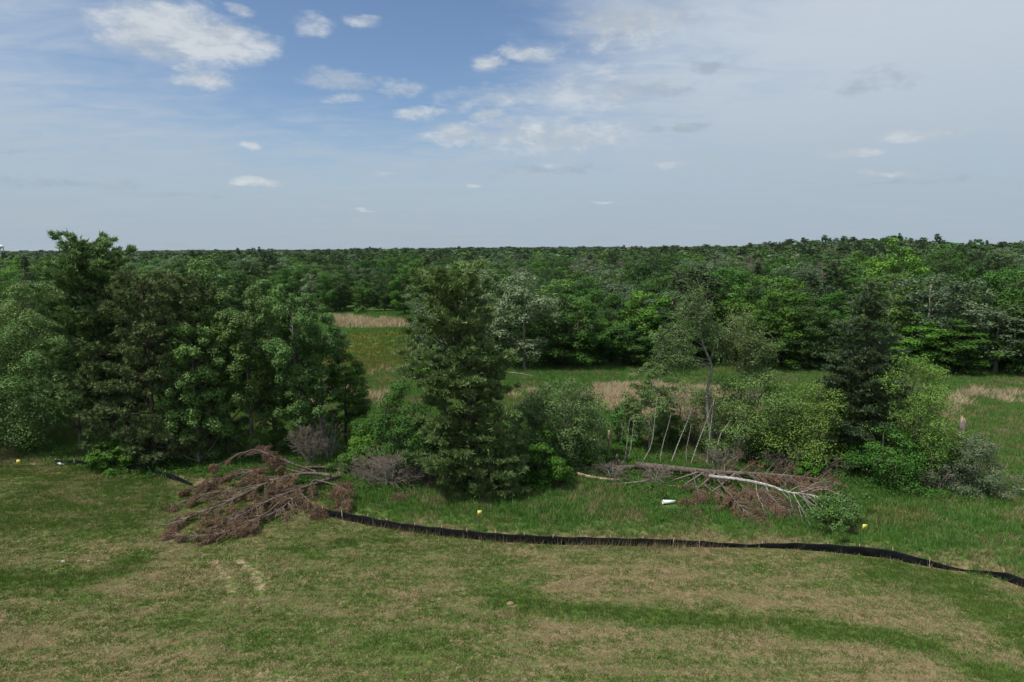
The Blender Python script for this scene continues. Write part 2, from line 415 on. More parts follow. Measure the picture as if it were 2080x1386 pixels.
def masks(x, y):
    """dry, lush, gold, reed, soil at world points"""
    px, py = project(x, y, np.zeros_like(x))
    bad = np.isnan(px); px = np.where(bad, 1040, px); py = np.where(bad, 2600, py)
    px = np.clip(px, -900, 3000); py = np.clip(py, 420, 2600)
    D = np.hypot(x, y)
    n1 = fbm(x / 3.2, y / 3.2, 21, 3) - 0.5; n2 = fbm(x / 11, y / 11, 31, 3) - 0.5
    wpx = px + n1 * 40 + n2 * 50; wpy = py + (n1 * 14 + n2 * 16) * np.clip((py - 480) / 500, 0.08, 1.2)
    fr = fence_row(px)
    lawn = smooth01(py - fr, -1, 3)
    behind = 1 - lawn
    dry = 0.47 + 0.20 * n2
    # lawn: swales (green) and worn, strawy rims
    dry -= 0.55 * band(wpx, wpy, [(-400, 1175), (0, 1178), (120, 1186), (230, 1176), (300, 1150)], 22)
    dry -= 0.60 * band(wpx, wpy, [(1000, 1222), (1200, 1252), (1420, 1266), (1640, 1276), (1800, 1296), (1960, 1345), (2080, 1390)], 19)
    dry -= 0.45 * band(wpx, wpy, [(1780, 1152), (1900, 1180), (2000, 1225), (2080, 1290), (2300, 1400)], 34)
    dry -= 0.20 * band(wpx, wpy, [(560, 1120), (760, 1098), (1000, 1122)], 18)
    dry -= 0.20 * smooth01(560 - px, 0, 300) * smooth01(1120 - py, 0, 60)
    dry -= 0.16 * band(wpx, wpy, [(300, 1270), (600, 1300), (1000, 1345)], 40)
    dry += 0.22 * band(wpx, wpy, [(1100, 1285), (1400, 1292), (1700, 1312), (1900, 1365)], 24)
    dry += 0.26 * smooth01(px, 1550, 1800) * smooth01(py, 1300, 1350) * smooth01(2010 - px, 0, 90)
    dry += 0.14 * band(wpx, wpy, [(1150, 1180), (1450, 1195), (1800, 1250), (2000, 1310)], 40)
    dry += 0.20 * band(wpx, wpy, [(230, 1202), (320, 1172), (420, 1158), (500, 1160)], 16)
    dry += 0.14 * band(wpx, wpy, [(-300, 1290), (200, 1300), (500, 1386)], 40)
    soil = 0.84 * np.maximum(band(px + n1 * 8, py, [(486, 1141), (512, 1160), (527, 1185), (530, 1206)], 8),
                      band(px + n1 * 8, py, [(447, 1158), (462, 1178), (472, 1206)], 7))
    soil = np.maximum(soil, 0.7 * band(px + n1 * 8, py, [(335, 1180), (333, 1215)], 4))
    soil = np.maximum(soil, 0.55 * band(wpx, py, [(405, 1142), (480, 1140)], 4))
    for (sx, sy, sr) in ((1040, 1228, 18), (895, 1220, 9), (540, 1370, 20), (130, 1140, 9), (580, 1375, 26), (120, 960, 10)):
        soil = np.maximum(soil, 0.7 * np.exp(-(((wpx - sx) / sr) ** 2 + ((wpy - sy) / (sr * .35)) ** 2)))
    # strip just behind the fence is dry, then rank green grass
    strip = smooth01(fr - py, 42, 4) * behind
    lush = behind * smooth01(fr - wpy, 32, 62) * (1 - 0.45 * smooth01(px, 1760, 1950) * smooth01(py, 880, 960))
    dry = np.where(behind > 0.5, 0.20 + 0.55 * strip + 0.5 * n2 + 0.18 * smooth01(px, 1750, 1950), dry)
    dry += 0.35 * behind * band(wpx, wpy, [(640, 1046), (720, 1052)], 8)
    # the clearing
    gold = in_poly(wpx, wpy, GOLD) * (0.6 + 1.3 * n1)
    gold = np.maximum(gold, 0.8 * band(wpx, wpy, [(775, 800), (790, 780)], 9))
    gold = np.maximum(gold, 0.45 * behind * band(wpx, wpy, [(1380, 748), (1500, 752)], 5))
    gold = np.maximum(gold, 0.35 * behind * band(wpx, wpy, [(1760, 1045), (1860, 1050)], 14))
    reed = np.zeros_like(x)
    for k, poly in enumerate(REEDS):
        reed = np.maximum(reed, in_poly(px + n1 * 70, py + n1 * 26 * np.clip((py - 600) / 200, .12, 1), poly) * ((0.85 + 1.4 * n1 + 1.2 * n2) if k == 0 else (0.62 + 2.2 * n1) if k == 2 else 0.08 + 1.5 * n1))
    reed = np.maximum(reed, 0.05 * behind * band(wpx, wpy, [(740, 752), (830, 756)], 8))
    soil = np.maximum(soil, 0.95 * np.maximum(band(px, py + n1 * 8, [(-200, 885), (0, 878), (55, 873)], 6), band(px, py + n1 * 8, [(-200, 930), (0, 905), (28, 898)], 7)))
    woods = smooth01(D, 100, 118) * (py < 790)
    return np.clip(dry, 0, 1), np.clip(lush, 0, 1), np.clip(gold, 0, 1), np.clip(reed, 0, 1), np.clip(soil, 0, 1), lawn

def build_ground():
    def axis(lo, hi, st, ends, gr):
        a = list(np.arange(lo, hi + st / 2, st)); s = st; v = hi
        while v < ends[1]:
            s *= gr; v += s; a.append(v)
        s = st; v = lo; b = []
        while v > ends[0]:
            s *= gr; v -= s; b.append(v)
        return np.array(b[::-1] + a)
    X = axis(-72, 72, 0.5, (-9000, 9000), 1.16); Y = axis(24, 132, 0.5, (-3000, 12000), 1.10)
    gx, gy = np.meshgrid(X, Y)
    x, y = gx.ravel(), gy.ravel()
    z = gz(x, y)
    nx, ny = len(X), len(Y)
    i = np.arange(ny - 1)[:, None] * nx + np.arange(nx - 1)[None]
    q = np.stack([i, i + 1, i + nx + 1, i + nx], -1).reshape(-1, 4)
    me = make_mesh('ground', np.stack([x, y, z], -1), q, smooth=True)
    dry, lush, gold, reed, soil, lawn = masks(x, y)
    for nm, v in (('dry', dry), ('lush', lush), ('gold', gold), ('reed', reed), ('soil', soil)):
        a = me.attributes.new(nm, 'FLOAT', 'POINT'); a.data.foreach_set('value', v.astype(np.float32))
    m, t = new_mat('ground_turf')
    geo = t.new('ShaderNodeNewGeometry'); P = geo.outputs['Position']
    fine = t.noise(P, 5.0, 4, 0.65, 0.3); med = t.noise(t.vm('MULTIPLY', P, (0.38, 1.5, 1)), 1.5, 4, 0.6, 0.6); big = t.noise(P, 0.22, 4, 0.6); speck = t.noise(P, 16, 2, 0.6)
    mixn = t.m('ADD', t.m('MULTIPLY', fine, 0.75), t.m('ADD', t.m('MULTIPLY', med, 0.40), t.m('MULTIPLY', big, 0.25)))      # mean .7
    dr = t.m('ADD', t.attr('dry'), t.m('MULTIPLY', t.m('SUBTRACT', mixn, 0.70), 3.0))
    straw = t.mix(speck, (0.125, 0.100, 0.052), (0.300, 0.238, 0.132))
    straw = t.mix(t.step(big, 0.45, 0.65), straw, t.mix(speck, (0.16, 0.115, 0.066), (0.31, 0.225, 0.135)))
    green = t.mix(speck, (0.042, 0.080, 0.015), (0.105, 0.165, 0.036))
    lushc = t.mix(speck, (0.032, 0.080, 0.016), (0.080, 0.165, 0.036))
    lushc = t.mix(t.step(med, 0.45, 0.7), lushc, t.mix(speck, (0.04, 0.095, 0.015), (0.09, 0.165, 0.038)))
    green = t.mix(t.attr('lush'), green, lushc)
    c = t.mix(t.step(dr, 0.28, 0.78), green, straw)
    c = t.mix(t.step(t.m('ADD', t.attr('gold'), t.m('MULTIPLY', t.m('SUBTRACT', mixn, 0.7), 1.8)), 0.15, 0.8), c, t.mix(speck, (0.095, 0.100, 0.020), (0.205, 0.180, 0.046)))
    c = t.mix(t.step(t.m('ADD', t.attr('reed'), t.m('MULTIPLY', t.m('SUBTRACT', mixn, 0.7), 1.6)), 0.3, 0.8), c, t.mix(speck, (0.20, 0.145, 0.09), (0.44, 0.33, 0.22)))
    c = t.mix(t.step(t.m('ADD', t.attr('soil'), t.m('MULTIPLY', t.m('SUBTRACT', mixn, 0.7), 1.6)), 0.3, 0.75), c, t.mix(speck, (0.20, 0.15, 0.10), (0.42, 0.325, 0.225)))
    # woodland floor far away: leaf litter and shrub layer
    bs = t.new('ShaderNodeBsdfPrincipled'); t.put(bs.inputs['Base Color'], c); bs.inputs['Roughness'].default_value = 0.95
    bs.inputs['Specular IOR Level'].default_value = 0.1
    bp = t.new('ShaderNodeBump'); bp.inputs['Strength'].default_value = 0.9; bp.inputs['Distance'].default_value = 0.10
    t.put(bp.inputs['Height'], t.m('ADD', t.m('MULTIPLY', speck, 0.4), fine)); t.l.new(bp.outputs[0], bs.inputs['Normal'])
    o = t.new('ShaderNodeOutputMaterial'); t.l.new(bs.outputs[0], o.inputs[0])
    me.materials.append(m)
    g = link(bpy.data.objects.new('ground', me)); g['kind'] = 'structure'
build_ground()

# ------------------------------------------------------------------ things
def thing(name, label, cat, loc=(0, 0, 0), group=None, rz=0.0):
    o = bpy.data.objects.new(name, None); o.empty_display_size = 0.3
    o.location = loc; o.rotation_euler = (0, 0, rz)
    o['label'] = label; o['category'] = cat
    if group: o['group'] = group
    return link(o)
def part(name, me, parent, label=None, stuff=False):
    o = bpy.data.objects.new(name, me); link(o, parent)
    if label: o['label'] = label
    if stuff: o['kind'] = 'stuff'
    return o

# ------------------------------------------------------------------ plant generators (meshes around their own base point)
PROF = {
    'oval':   lambda t: np.sqrt(np.clip(1 - (2 * t - 0.85) ** 2 / 1.33, 0, 1)),
    'round':  lambda t: np.sqrt(np.clip(1 - (2 * t - 1.0) ** 2, 0.02, 1)),
    'column': lambda t: np.clip(np.minimum(0.55 + 1.6 * t, 1.0), 0, 1) * np.clip((1.03 - t) / 0.24, 0, 1) ** 0.6,
    'dome':   lambda t: np.clip(1.0 - t ** 2.6, 0, 1) ** 0.6 * np.clip(0.72 + 0.6 * t, 0, 1),
    'vase':   lambda t: (0.35 + 0.75 * t) * np.clip((1.03 - t) / 0.22, 0, 1) ** 0.5,
    'bush':   lambda t: np.clip(1.0 - t ** 2.2, 0, 1) ** 0.6,
    'cone':   lambda t: np.clip(1.02 - t, 0, 1) ** 0.8,
}
def gen_broad(seed, H, Rr, cb, prof, ncl, nlf, L, leafm, barkm, flat=0.62, asp=0.62, tr=None, lean=(0, 0), stems=1, limbs=0.4, lobes=0.25, rc=(0.22, 0.40), crook=0.25, hang=0.0, wind=(0, 0)):
    rng = np.random.default_rng(seed)
    tr = tr or 0.012 * H + 0.03
    zs = np.linspace(0, 1, 9)
    wob = np.cumsum(rng.normal(size=(9, 2)) * crook * 0.12 * H / 9, 0); wob[0] = 0
    ln = np.array(lean)
    TP = np.concatenate([wob + ln[None] * (zs ** 1.4)[:, None], (zs * H * 0.82)[:, None]], 1)
    TP[0, 2] = -0.15
    def trunk_at(t): return np.stack([np.interp(t, zs, TP[:, k]) for k in range(3)], -1)
    tb = TB()
    pr = PROF[prof]
    tt = rng.random(ncl * 8); keep = rng.random(ncl * 8) < pr(tt) + 0.06
    tt = tt[keep][:ncl]; n = len(tt)
    ang = rng.random(n) * 2 * np.pi
    p1, p2 = rng.random(2) * 6.28
    lob = 1 + lobes * np.sin(2 * ang + p1 + 4 * tt) + 0.6 * lobes * np.sin(3 * ang + p2 - 7 * tt)
    rad = pr(tt) * Rr * lob * (0.25 + 0.75 * rng.random(n) ** 0.42)
    zc = H * (cb + (1 - cb) * tt)
    tc = trunk_at(np.clip(zc / (0.82 * H), 0, 1))
    C = np.stack([tc[:, 0] + rad * np.cos(ang), tc[:, 1] + rad * np.sin(ang), zc], -1)
    rcs = Rr * rng.uniform(rc[0], rc[1], n) * (0.55 + 0.45 * pr(tt))
    rcs = np.maximum(rcs, 0.28)
    if stems == 1:
        tb.tube(TP, tr * np.interp(zs, [0, 0.08, 1], [1.25, 1.0, 0.16]), 7)
    else:
        for k in range(stems):
            a = rng.random() * 6.28; s = rng.uniform(0.25, 0.55) * Rr
            e = np.array([math.cos(a) * s + ln[0], math.sin(a) * s + ln[1], H * rng.uniform(0.7, 0.93)])
            b = np.array([math.cos(a) * 0.12 * stems ** .5, math.sin(a) * 0.12 * stems ** .5, -0.1])
            mid = (b + e) / 2 + rng.normal(size=3) * 0.12 * np.array([1, 1, 0]) * Rr
            tb.tube(curve_pts([b, mid, e], 7), tr * np.linspace(0.75, 0.12, 7), 6)
    for k in np.nonzero(rng.random(n) < limbs)[0]:
        z0 = max(C[k, 2] - rad[k] * rng.uniform(0.5, 1.1) - 0.2, H * min(cb, 0.3) * 0.7)
        b = trunk_at(np.clip(z0 / (0.82 * H), 0, 1)); e = C[k]
        m_ = (b + e) / 2 + np.array([0, 0, -0.10 * rad[k]]) + rng.normal(size=3) * 0.08 * rad[k]
        r0 = tr * 0.42 * (1 - 0.7 * z0 / H)
        tb.tube(curve_pts([b, m_, e], 5), np.linspace(max(r0, .02), 0.012, 5), 5, cap=False)
        for _ in range(3):
            e2 = e + rng.normal(size=3) * rcs[k] * 0.6
            tb.tube([m_ * .4 + e * .6, (e + e2) / 2 + rng.normal(size=3) * .08, e2], [max(r0 * .4, .014), .012, .006], 4, cap=False)
    w = rcs ** 2; cnt = np.maximum((nlf * w / w.sum()).astype(int), 3)
    ci = np.repeat(np.arange(n), cnt); m = len(ci)
    dv = unit(rng.normal(size=(m, 3)))
    dv[:, 2] = np.where(rng.random(m) < 0.45, np.abs(dv[:, 2]), dv[:, 2])
    rr = rcs[ci] * (0.45 + 0.55 * rng.random(m) ** 0.5) * (1 + 0.16 * rng.normal(size=m))
    P = C[ci] + dv * rr[:, None] * np.array([1, 1, flat])
    if hang: P[:, 2] -= hang * (np.hypot(dv[:, 0], dv[:, 1]) * rr) ** 1.5
    P[:, 2] = np.maximum(P[:, 2], 0.05)
    P[:, :2] += np.array(wind)[None] * rng.random((m, 1))
    N = dv * 0.95 + np.array([0, 0, 0.40]) + rng.normal(size=(m, 3)) * 0.40
    ct = rng.random(n)
    tint = np.clip(0.15 + 0.42 * ct[ci] + 0.36 * rng.random(m) + 0.1 * rng.normal(size=m), 0, 1)
    Ls = L * rng.uniform(0.65, 1.3, m)
    ax = None
    if wind != (0, 0): ax = rng.normal(size=(m, 3)) * 0.5 + np.array([wind[0], wind[1], 0.1])[None] * 3
    V, Q, tint = leaves(P, N, Ls, Ls * asp, rng, tint, ax)
    return tb.mesh('trunk', barkm), make_mesh('crown', V, Q, None, tint, leafm)

def gen_conifer(seed, H, lenfn, upfn, z0, gap, nb, leafm, barkm, nL=0.32, nW=0.075, dens=26, mode='plume', miss=0.15, tr=None, leaders=0, lean=(0, 0), pw=0.24, needles=8, tdown=0.0, bias=None, start=0.25, tri_cap=60000):
    rng = np.random.default_rng(seed)
    tr = tr or 0.011 * H + 0.04
    zs = np.linspace(0, 1, 9); ln = np.array(lean)
    wob = np.cumsum(rng.normal(size=(9, 2)) * 0.05, 0); wob[0] = 0
    TP = np.concatenate([wob + ln[None] * (zs ** 1.3)[:, None], (zs * H)[:, None]], 1); TP[0, 2] = -0.15
    def trunk_at(z): return np.array([np.interp(z / H, zs, TP[:, k]) for k in range(3)])
    tb = TB(); tb.tube(TP, tr * np.interp(zs, [0, 0.06, 1], [1.3, 1.0, 0.10]), 7)
    B = []; Dr = []; Tt = []
    z = z0 * H
    while z < H * 0.985:
        t = z / H
        base_a = rng.random() * 6.28
        k = nb if t < 0.9 else max(3, nb - 1)
        for i in range(k):
            if rng.random() < miss: continue
            a = base_a + i * 6.28 / k + rng.normal() * 0.25
            ln_ = lenfn(t) * rng.uniform(0.5, 1.12)
            if bias: ln_ *= 1 + bias[1] * math.cos(a - bias[0])
            if ln_ < 0.15: ln_ = 0.15
            up = upfn(t) + rng.normal() * 0.07
            o = trunk_at(z + rng.normal() * 0.1)
            hd = np.array([math.cos(a), math.sin(a), 0]); sd = np.array([-math.sin(a), math.cos(a), 0])
            s = np.linspace(0, 1, 5)
            cv = 0.22 if mode != 'spruce' else 0.12
            path = o + hd * (ln_ * s)[:, None] + np.array([0, 0, 1.0]) * (ln_ * (up * s + (cv * (s ** 2 - 0.45 * s))))[:, None]
            path += sd * (rng.normal() * 0.06 * ln_ * s ** 2)[:, None]
            tb.tube(path, np.linspace(0.028 + 0.012 * ln_, 0.008, 5), 4, cap=False)
            w = pw * ln_ + 0.16
            bt = rng.random()
            if mode == 'pom':
                npm = max(3, int(ln_ * 3.0))
                ss = np.sort(rng.uniform(start, 1.02, npm) ** 0.7)
                lat = rng.uniform(-1, 1, npm) * w * np.minimum(1, 2.2 * (1.05 - ss) + 0.35)
                c = np.stack([np.interp(ss, s, path[:, j]) for j in range(3)], -1) + sd * lat[:, None] + np.array([0, 0, 1]) * rng.uniform(0.0, 0.25, npm)[:, None]
                m = int(dens)
                cc = np.repeat(c, m, 0)
                d = unit(rng.normal(size=(len(cc), 3)) + np.array([0, 0, 0.55]) + hd * 0.35)
                B.append(cc + d * 0.06); Dr.append(d)
                Tt.append(np.clip(0.15 + 0.4 * bt + 0.4 * rng.random(len(cc)) + 0.15 * np.repeat(rng.random(npm), m), 0, 1))
            else:
                area = ln_ * (1 - start) * w * 1.6
                nt = max(4, int(area * dens))
                nk = max(2, int(ln_ * 1.5 + w * 2))
                ks = start + (1.0 - start) * (np.arange(nk) + rng.random(nk)) / nk
                kl = rng.uniform(-1, 1, nk) * w * np.minimum(1, 2.0 * (1.08 - ks))
                kr = rng.uniform(.30, .55, nk) * min(1.0, .45 + .22 * ln_)
                j_ = rng.integers(0, nk, nt)
                off = unit(rng.normal(size=(nt, 3))) * (rng.random(nt) ** .45)[:, None] * kr[j_][:, None]
                lat = kl[j_] + off[:, 1]
                c = np.stack([np.interp(ks, s, path[:, j]) for j in range(3)], -1)[j_] + hd * off[:, :1] + sd * lat[:, None]
                c[:, 2] += off[:, 2] * (.38 if mode == 'plume' else .35) - (0.30 * np.abs(lat) if mode == 'spruce' else -0.08 * np.abs(lat))
                kt = rng.random(nk)
                td = hd * 0.7 + sd * (lat / max(w, .1) * 0.8)[:, None] + np.array([0, 0, 0.6 - tdown])
                cc = np.repeat(c, needles, 0)
                d = unit(np.repeat(td, needles, 0) + rng.normal(size=(len(cc), 3)) * 0.55)
                B.append(cc); Dr.append(d)
                Tt.append(np.clip(0.08 + 0.25 * bt + 0.35 * np.repeat(kt[j_], needles) + 0.34 * rng.random(len(cc)), 0, 1))
        z += gap * rng.uniform(0.7, 1.3) * (1.0 if t < 0.8 else 0.7)
    B = np.concatenate(B); Dr = np.concatenate(Dr); Tt = np.concatenate(Tt)
    if len(B) > tri_cap:
        sel = rng.permutation(len(B))[:tri_cap]; B, Dr, Tt = B[sel], Dr[sel], Tt[sel]
    B[:, 2] = np.maximum(B[:, 2], 0.05)
    V, T = spikes(B, Dr, nL * rng.uniform(0.7, 1.25, len(B)), nW, rng)
    return tb.mesh('trunk', barkm), make_mesh('crown', V, None, T, Tt, leafm)

def gen_bare(seed, H, Rr, n1, n2, n3, barkm, twigm, tr=0.09, cb=0.25, upk=1.0, stems=1, tw_r=1.0):
    """leafless tree or shrub: trunk mesh and a twig mesh"""
    rng = np.random.default_rng(seed)
    tb = TB(); tw = TB()
    for sidx in range(stems):
        a0 = rng.random() * 6.28; sp = 0 if stems == 1 else rng.uniform(0.2, 0.75) * Rr
        b = np.array([0.1 * math.cos(a0) * (stems > 1), 0.1 * math.sin(a0) * (stems > 1), -0.1])
        e = np.array([sp * math.cos(a0), sp * math.sin(a0), H * rng.uniform(0.75, 1.0)])
        P = curve_pts([b, (b + e) / 2 + rng.normal(size=3) * 0.06 * H, e], 7)
        tb.tube(P, tr * np.linspace(1.0, 0.14, 7), 6)
        for i in range(n1):
            t = rng.uniform(cb, 0.97); p = np.array([np.interp(t, np.linspace(0, 1, 7), P[:, k]) for k in range(3)])
            a = rng.random() * 6.28; l = Rr * rng.uniform(0.5, 1.0) * (1.15 - t) * 1.25
            d = np.array([math.cos(a), math.sin(a), upk * rng.uniform(0.5, 1.3)]); d /= np.linalg.norm(d)
            q = [p, p + d * l * 0.5 + rng.normal(size=3) * 0.05 * l, p + d * l + np.array([0, 0, 0.12 * l])]
            tb.tube(curve_pts(q, 4), np.linspace(tr * 0.35 * (1.1 - t), 0.012, 4), 4, cap=False)
            for j in range(n2):
                s = rng.uniform(0.3, 1.0); p2 = np.array([np.interp(s, [0, .5, 1], [v[k] for v in q]) for k in range(3)])
                d2 = unit(d + rng.normal(size=3) * 0.6); l2 = l * rng.uniform(0.25, 0.5)
                e2 = p2 + d2 * l2
                tw.tube([p2, (p2 + e2) / 2 + rng.normal(size=3) * 0.05 * l2, e2], [0.014 * tw_r, 0.010 * tw_r, 0.005 * tw_r], 3, cap=False)
                for _ in range(n3):
                    s3 = rng.uniform(.3, 1); p3 = p2 + d2 * l2 * s3; e3 = p3 + unit(d2 + rng.normal(size=3) * 0.7) * l2 * rng.uniform(.3, .6)
                    tw.tube([p3, e3], [0.009 * tw_r, 0.004 * tw_r], 3, cap=False)
    return tb.mesh('trunk', barkm), tw.mesh('twigs', twigm, 0.8)

def place(px, base, top, hw=None, H=None):
    """ground point, depth, height and half-width in metres for a plant seen at these pixels"""
    p = on_ground(px, base)
    zt = at_depth(px, top, p[1])[2]
    return p, max(zt - p[2], 0.4), (None if hw is None else hw * np.linalg.norm(p - np.array([0, 0, CAMZ])) / F)

def add_tree(name, label, cat, px, base, top, hw, gen, group=None, **kw):
    p, H, Rr = place(px, base, top, hw)
    tm, cm = gen(H, Rr)
    o = thing(name, label, cat, p, group)
    part('trunk', tm, o); part('crown', cm, o)
    return o

# ------------------------------------------------------------------ the tree belt in front of the clearing
def broad(seed, cb, prof, ncl, nlf, L, leafm, barkm, **kw):
    return lambda H, Rr: gen_broad(seed, H, Rr, cb, prof, ncl, int(nlf * 1.45), L * .78, leafm, barkm, **kw)
def interp(xs, ys): return lambda t: float(np.interp(t, xs, ys))

def sculpt(name, label, path, r0, crowns, nlf, seed):
    """a tree whose trunk and crown masses follow given outlines, standing at the depth of its foot"""
    rng = np.random.default_rng(seed); b = on_ground(*path[0]); Y = b[1]; dist = np.linalg.norm(b - np.array([0, 0, CAMZ]))
    pts = np.array([b - [0, 0, .1]] + [at_depth(a, c, Y + .25 * math.sin(k * 1.7)) for k, (a, c) in enumerate(path[1:])]) - b
    P = curve_pts(pts, 24); o = thing(name, label, 'birch tree', b, 'trees in the belt between lawn and clearing')
    tb = TB(); tb.tube(P, np.linspace(r0, r0 * .22, 24), 7); part('trunk', tb.mesh('trunk', 'bark_pale'), o)
    lb = TB(); C = []; rc = []
    for (a, c, r, k) in crowns:
        m = at_depth(a, c, Y) - b; rr = r * dist / F
        for _ in range(k):
            q = m + unit(rng.normal(size=3)) * rr * rng.random() ** .5; C.append(q); rc.append(rr * rng.uniform(.28, .5))
            i = int(np.clip(np.argmin(np.linalg.norm(P - q + [0, 0, .5], axis=1)) - rng.integers(1, 4), 9, 22))
            mid = (P[i] + q) / 2 + rng.normal(size=3) * .25
            if rng.random() < .30: lb.tube(curve_pts([P[i], mid, q], 6), np.linspace(r0 * .16, .010, 6), 5, cap=False)
            for _ in range(2):
                e = q + rng.normal(size=3) * rr * .35 + [0, 0, .1]; lb.tube([mid * .3 + q * .7, (q + e) / 2 + rng.normal(size=3) * .08, e], [.02, .014, .006], 4, cap=False)
    part('limbs', lb.mesh('limbs', 'bark_pale'), o)
    C = np.array(C); rc = np.array(rc); ci = rng.integers(0, len(C), nlf); dv = unit(rng.normal(size=(nlf, 3)))
    L = .17 * rng.uniform(.6, 1.3, nlf)
    V, Q, t = leaves(C[ci] + dv * (rc[ci] * rng.random(nlf) ** .4)[:, None], dv * .5 + rng.normal(size=dv.shape) * .6 + [0, 0, .5], L, L * .6, rng, np.clip(.1 + .45 * rng.random(len(C))[ci] + .45 * rng.random(nlf), 0, 1))
    part('crown', make_mesh('crown', V, Q, None, t, 'leaf_birch'), o)

def tree_belt():
    BELT = 'trees in the belt between lawn and clearing'
    # pines of the left-hand stand
    add_tree('white_pine', 'tallest pine of the left stand, rising above the horizon', 'pine tree', 210, 930, 474, None,
             lambda H, Rr: gen_conifer(1, H * .95, interp([0, .3, .6, .78, .88, .95, 1], [5.2, 5.4, 4.9, 4.1, 3.4, 2.4, 1.0]), interp([0, .6, .85, 1], [.12, .35, .50, .7]), .2, .60, 6,
                                       'needle_white', 'bark_brown', .46, .145, 36, tri_cap=80000, pw=.36, miss=.05, start=.16), BELT)
    for seed, px, base, top, lr, lab in ((2, 318, 948, 548, 4.0, 'dark red pine with rounded needle tufts at the middle of the left stand'),
                                         (3, 405, 930, 556, 3.4, 'red pine behind the poplars, right of the bigger red pine'),
                                         (4, 238, 945, 690, 3.2, 'shorter red pine at the front of the left stand')):
        add_tree('red_pine', lab, 'pine tree', px, base, top, None,
                 lambda H, Rr, seed=seed, lr=lr: gen_conifer(seed, H * .96, interp([0, .3, .6, .85, 1], [lr * .95, lr * 1.1, lr, lr * .75, .8]), interp([0, .6, 1], [.0, .25, .8]), .05, .75, 5,
                                                             'needle_red', 'bark_brown', .46, .11, 40, mode='pom', miss=.12, tri_cap=64000, start=.35), BELT)
    # poplars and mixed leafy trees of the left stand
    asp = [
        (11, 30, 905, 640, 100, 'dome', 'leaf_aspen', .06, 150, 30000, 'poplar at the left edge of the photo with low spreading branches'),
        (12, 95, 885, 572, 62, 'oval', 'leaf_birch', .25, 90, 17000, 'olive poplar left of the tallest pine'),
        (13, 165, 915, 690, 70, 'oval', 'leaf_aspen', .30, 80, 15000, 'leaning leafy tree under the tallest pine'),
        (14, 432, 915, 528, 56, 'column', 'leaf_aspen', .12, 80, 19000, 'grey-green poplar top rising behind the red pines'),
        (15, 405, 945, 640, 52, 'column', 'leaf_aspen', .05, 90, 20000, 'poplar at the front of the left stand above the lying dead pine'),
        (16, 512, 932, 572, 52, 'column', 'leaf_aspen', .07, 90, 20000, 'tall poplar in the middle of the left poplar row'),
        (65, 466, 925, 598, 46, 'column', 'leaf_aspen', .08, 70, 14000, 'narrow poplar left of the middle of the poplar row'),
        (66, 562, 915, 566, 46, 'column', 'leaf_aspen', .10, 70, 14000, 'poplar with the highest top at the right of the poplar row'),
        (17, 612, 928, 580, 52, 'column', 'leaf_aspen', .07, 90, 20000, 'tall poplar at the right side of the left stand'),
        (18, 656, 915, 612, 42, 'column', 'leaf_aspen', .10, 70, 13000, 'narrow poplar at the right end of the left stand'),
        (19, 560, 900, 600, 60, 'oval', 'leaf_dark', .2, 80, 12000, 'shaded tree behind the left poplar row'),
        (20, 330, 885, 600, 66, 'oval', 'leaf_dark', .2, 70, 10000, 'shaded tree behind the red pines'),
        (21, -60, 880, 600, 90, 'oval', 'leaf_maple', .12, 90, 14000, 'leafy tree cut by the left edge of the photo'),
        (32, 20, 850, 560, 70, 'oval', 'leaf_maple', .12, 80, 12000, 'green tree behind the poplar at the left edge'),
    ]
    for sd, px, base, top, hw, prof, lm, cb, ncl, nlf, lab in asp:
        add_tree('poplar_tree' if lm != 'leaf_maple' else 'leafy_tree', lab, 'tree', px, base, top, hw,
                 broad(sd, cb, prof, ncl, nlf, .26, lm, 'bark_grey', crook=.5 if sd == 13 else .2, rc=(.18, .34), flat=.9, lean=(-1.4, 0) if sd == 13 else (0, 0)), BELT)
    add_tree('maple_tree', 'small slender maple right of the left stand, its thin trunk visible', 'tree', 705, 905, 713, 44,
             broad(22, .20, 'oval', 70, 11000, .24, 'leaf_maple', 'bark_brown', limbs=.8, flat=.5), BELT)
    add_tree('leafy_sapling', 'bright green leafy sapling at the foot of the left stand', 'shrub', 245, 952, 886, 42, broad(23, .05, 'dome', 30, 3600, .26, 'leaf_bright', 'bark_grey', stems=4))
    add_tree('leafy_sapling', 'green sapling in the shade behind the dead pine crown', 'shrub', 572, 918, 868, 26, broad(24, .1, 'dome', 18, 1800, .26, 'leaf_bright', 'bark_grey', stems=3))
    # shrubs left of the big pine
    add_tree('large_shrub', 'big leafy shrub left of the central pine', 'shrub', 815, 958, 775, 74, broad(25, .02, 'bush', 90, 17000, .24, 'leaf_maple', 'bark_grey', stems=6, lobes=.35))
    add_tree('large_shrub', 'bright green shrub beside the slender maple', 'shrub', 752, 945, 868, 52, broad(26, .02, 'bush', 50, 8000, .24, 'leaf_bright', 'bark_grey', stems=5))
    add_tree('large_shrub', 'low green shrub growing among the fallen logs', 'shrub', 712, 968, 918, 42, broad(27, .02, 'bush', 30, 4200, .2, 'leaf_maple', 'bark_grey', stems=5))
    # the central pine and its companions
    add_tree('white_pine', 'large central pine with layered boughs and a broad upswept top', 'pine tree', 966, 990, 540, None,
             lambda H, Rr: gen_conifer(41, H * .96, interp([0, .08, .22, .44, .60, .72, .84, .93, 1], [4.2, 4.9, 5.1, 4.7, 4.2, 4.1, 3.8, 2.7, 1.0]), interp([0, .3, .55, .7, 1], [-.03, .06, .22, .55, .85]), .04, 1.0, 7,
                                       'needle_white', 'bark_brown', .42, .125, 40, miss=.10, bias=(math.pi, .12), tri_cap=120000, lean=(-1.3, 0), pw=.34, start=.28), BELT)
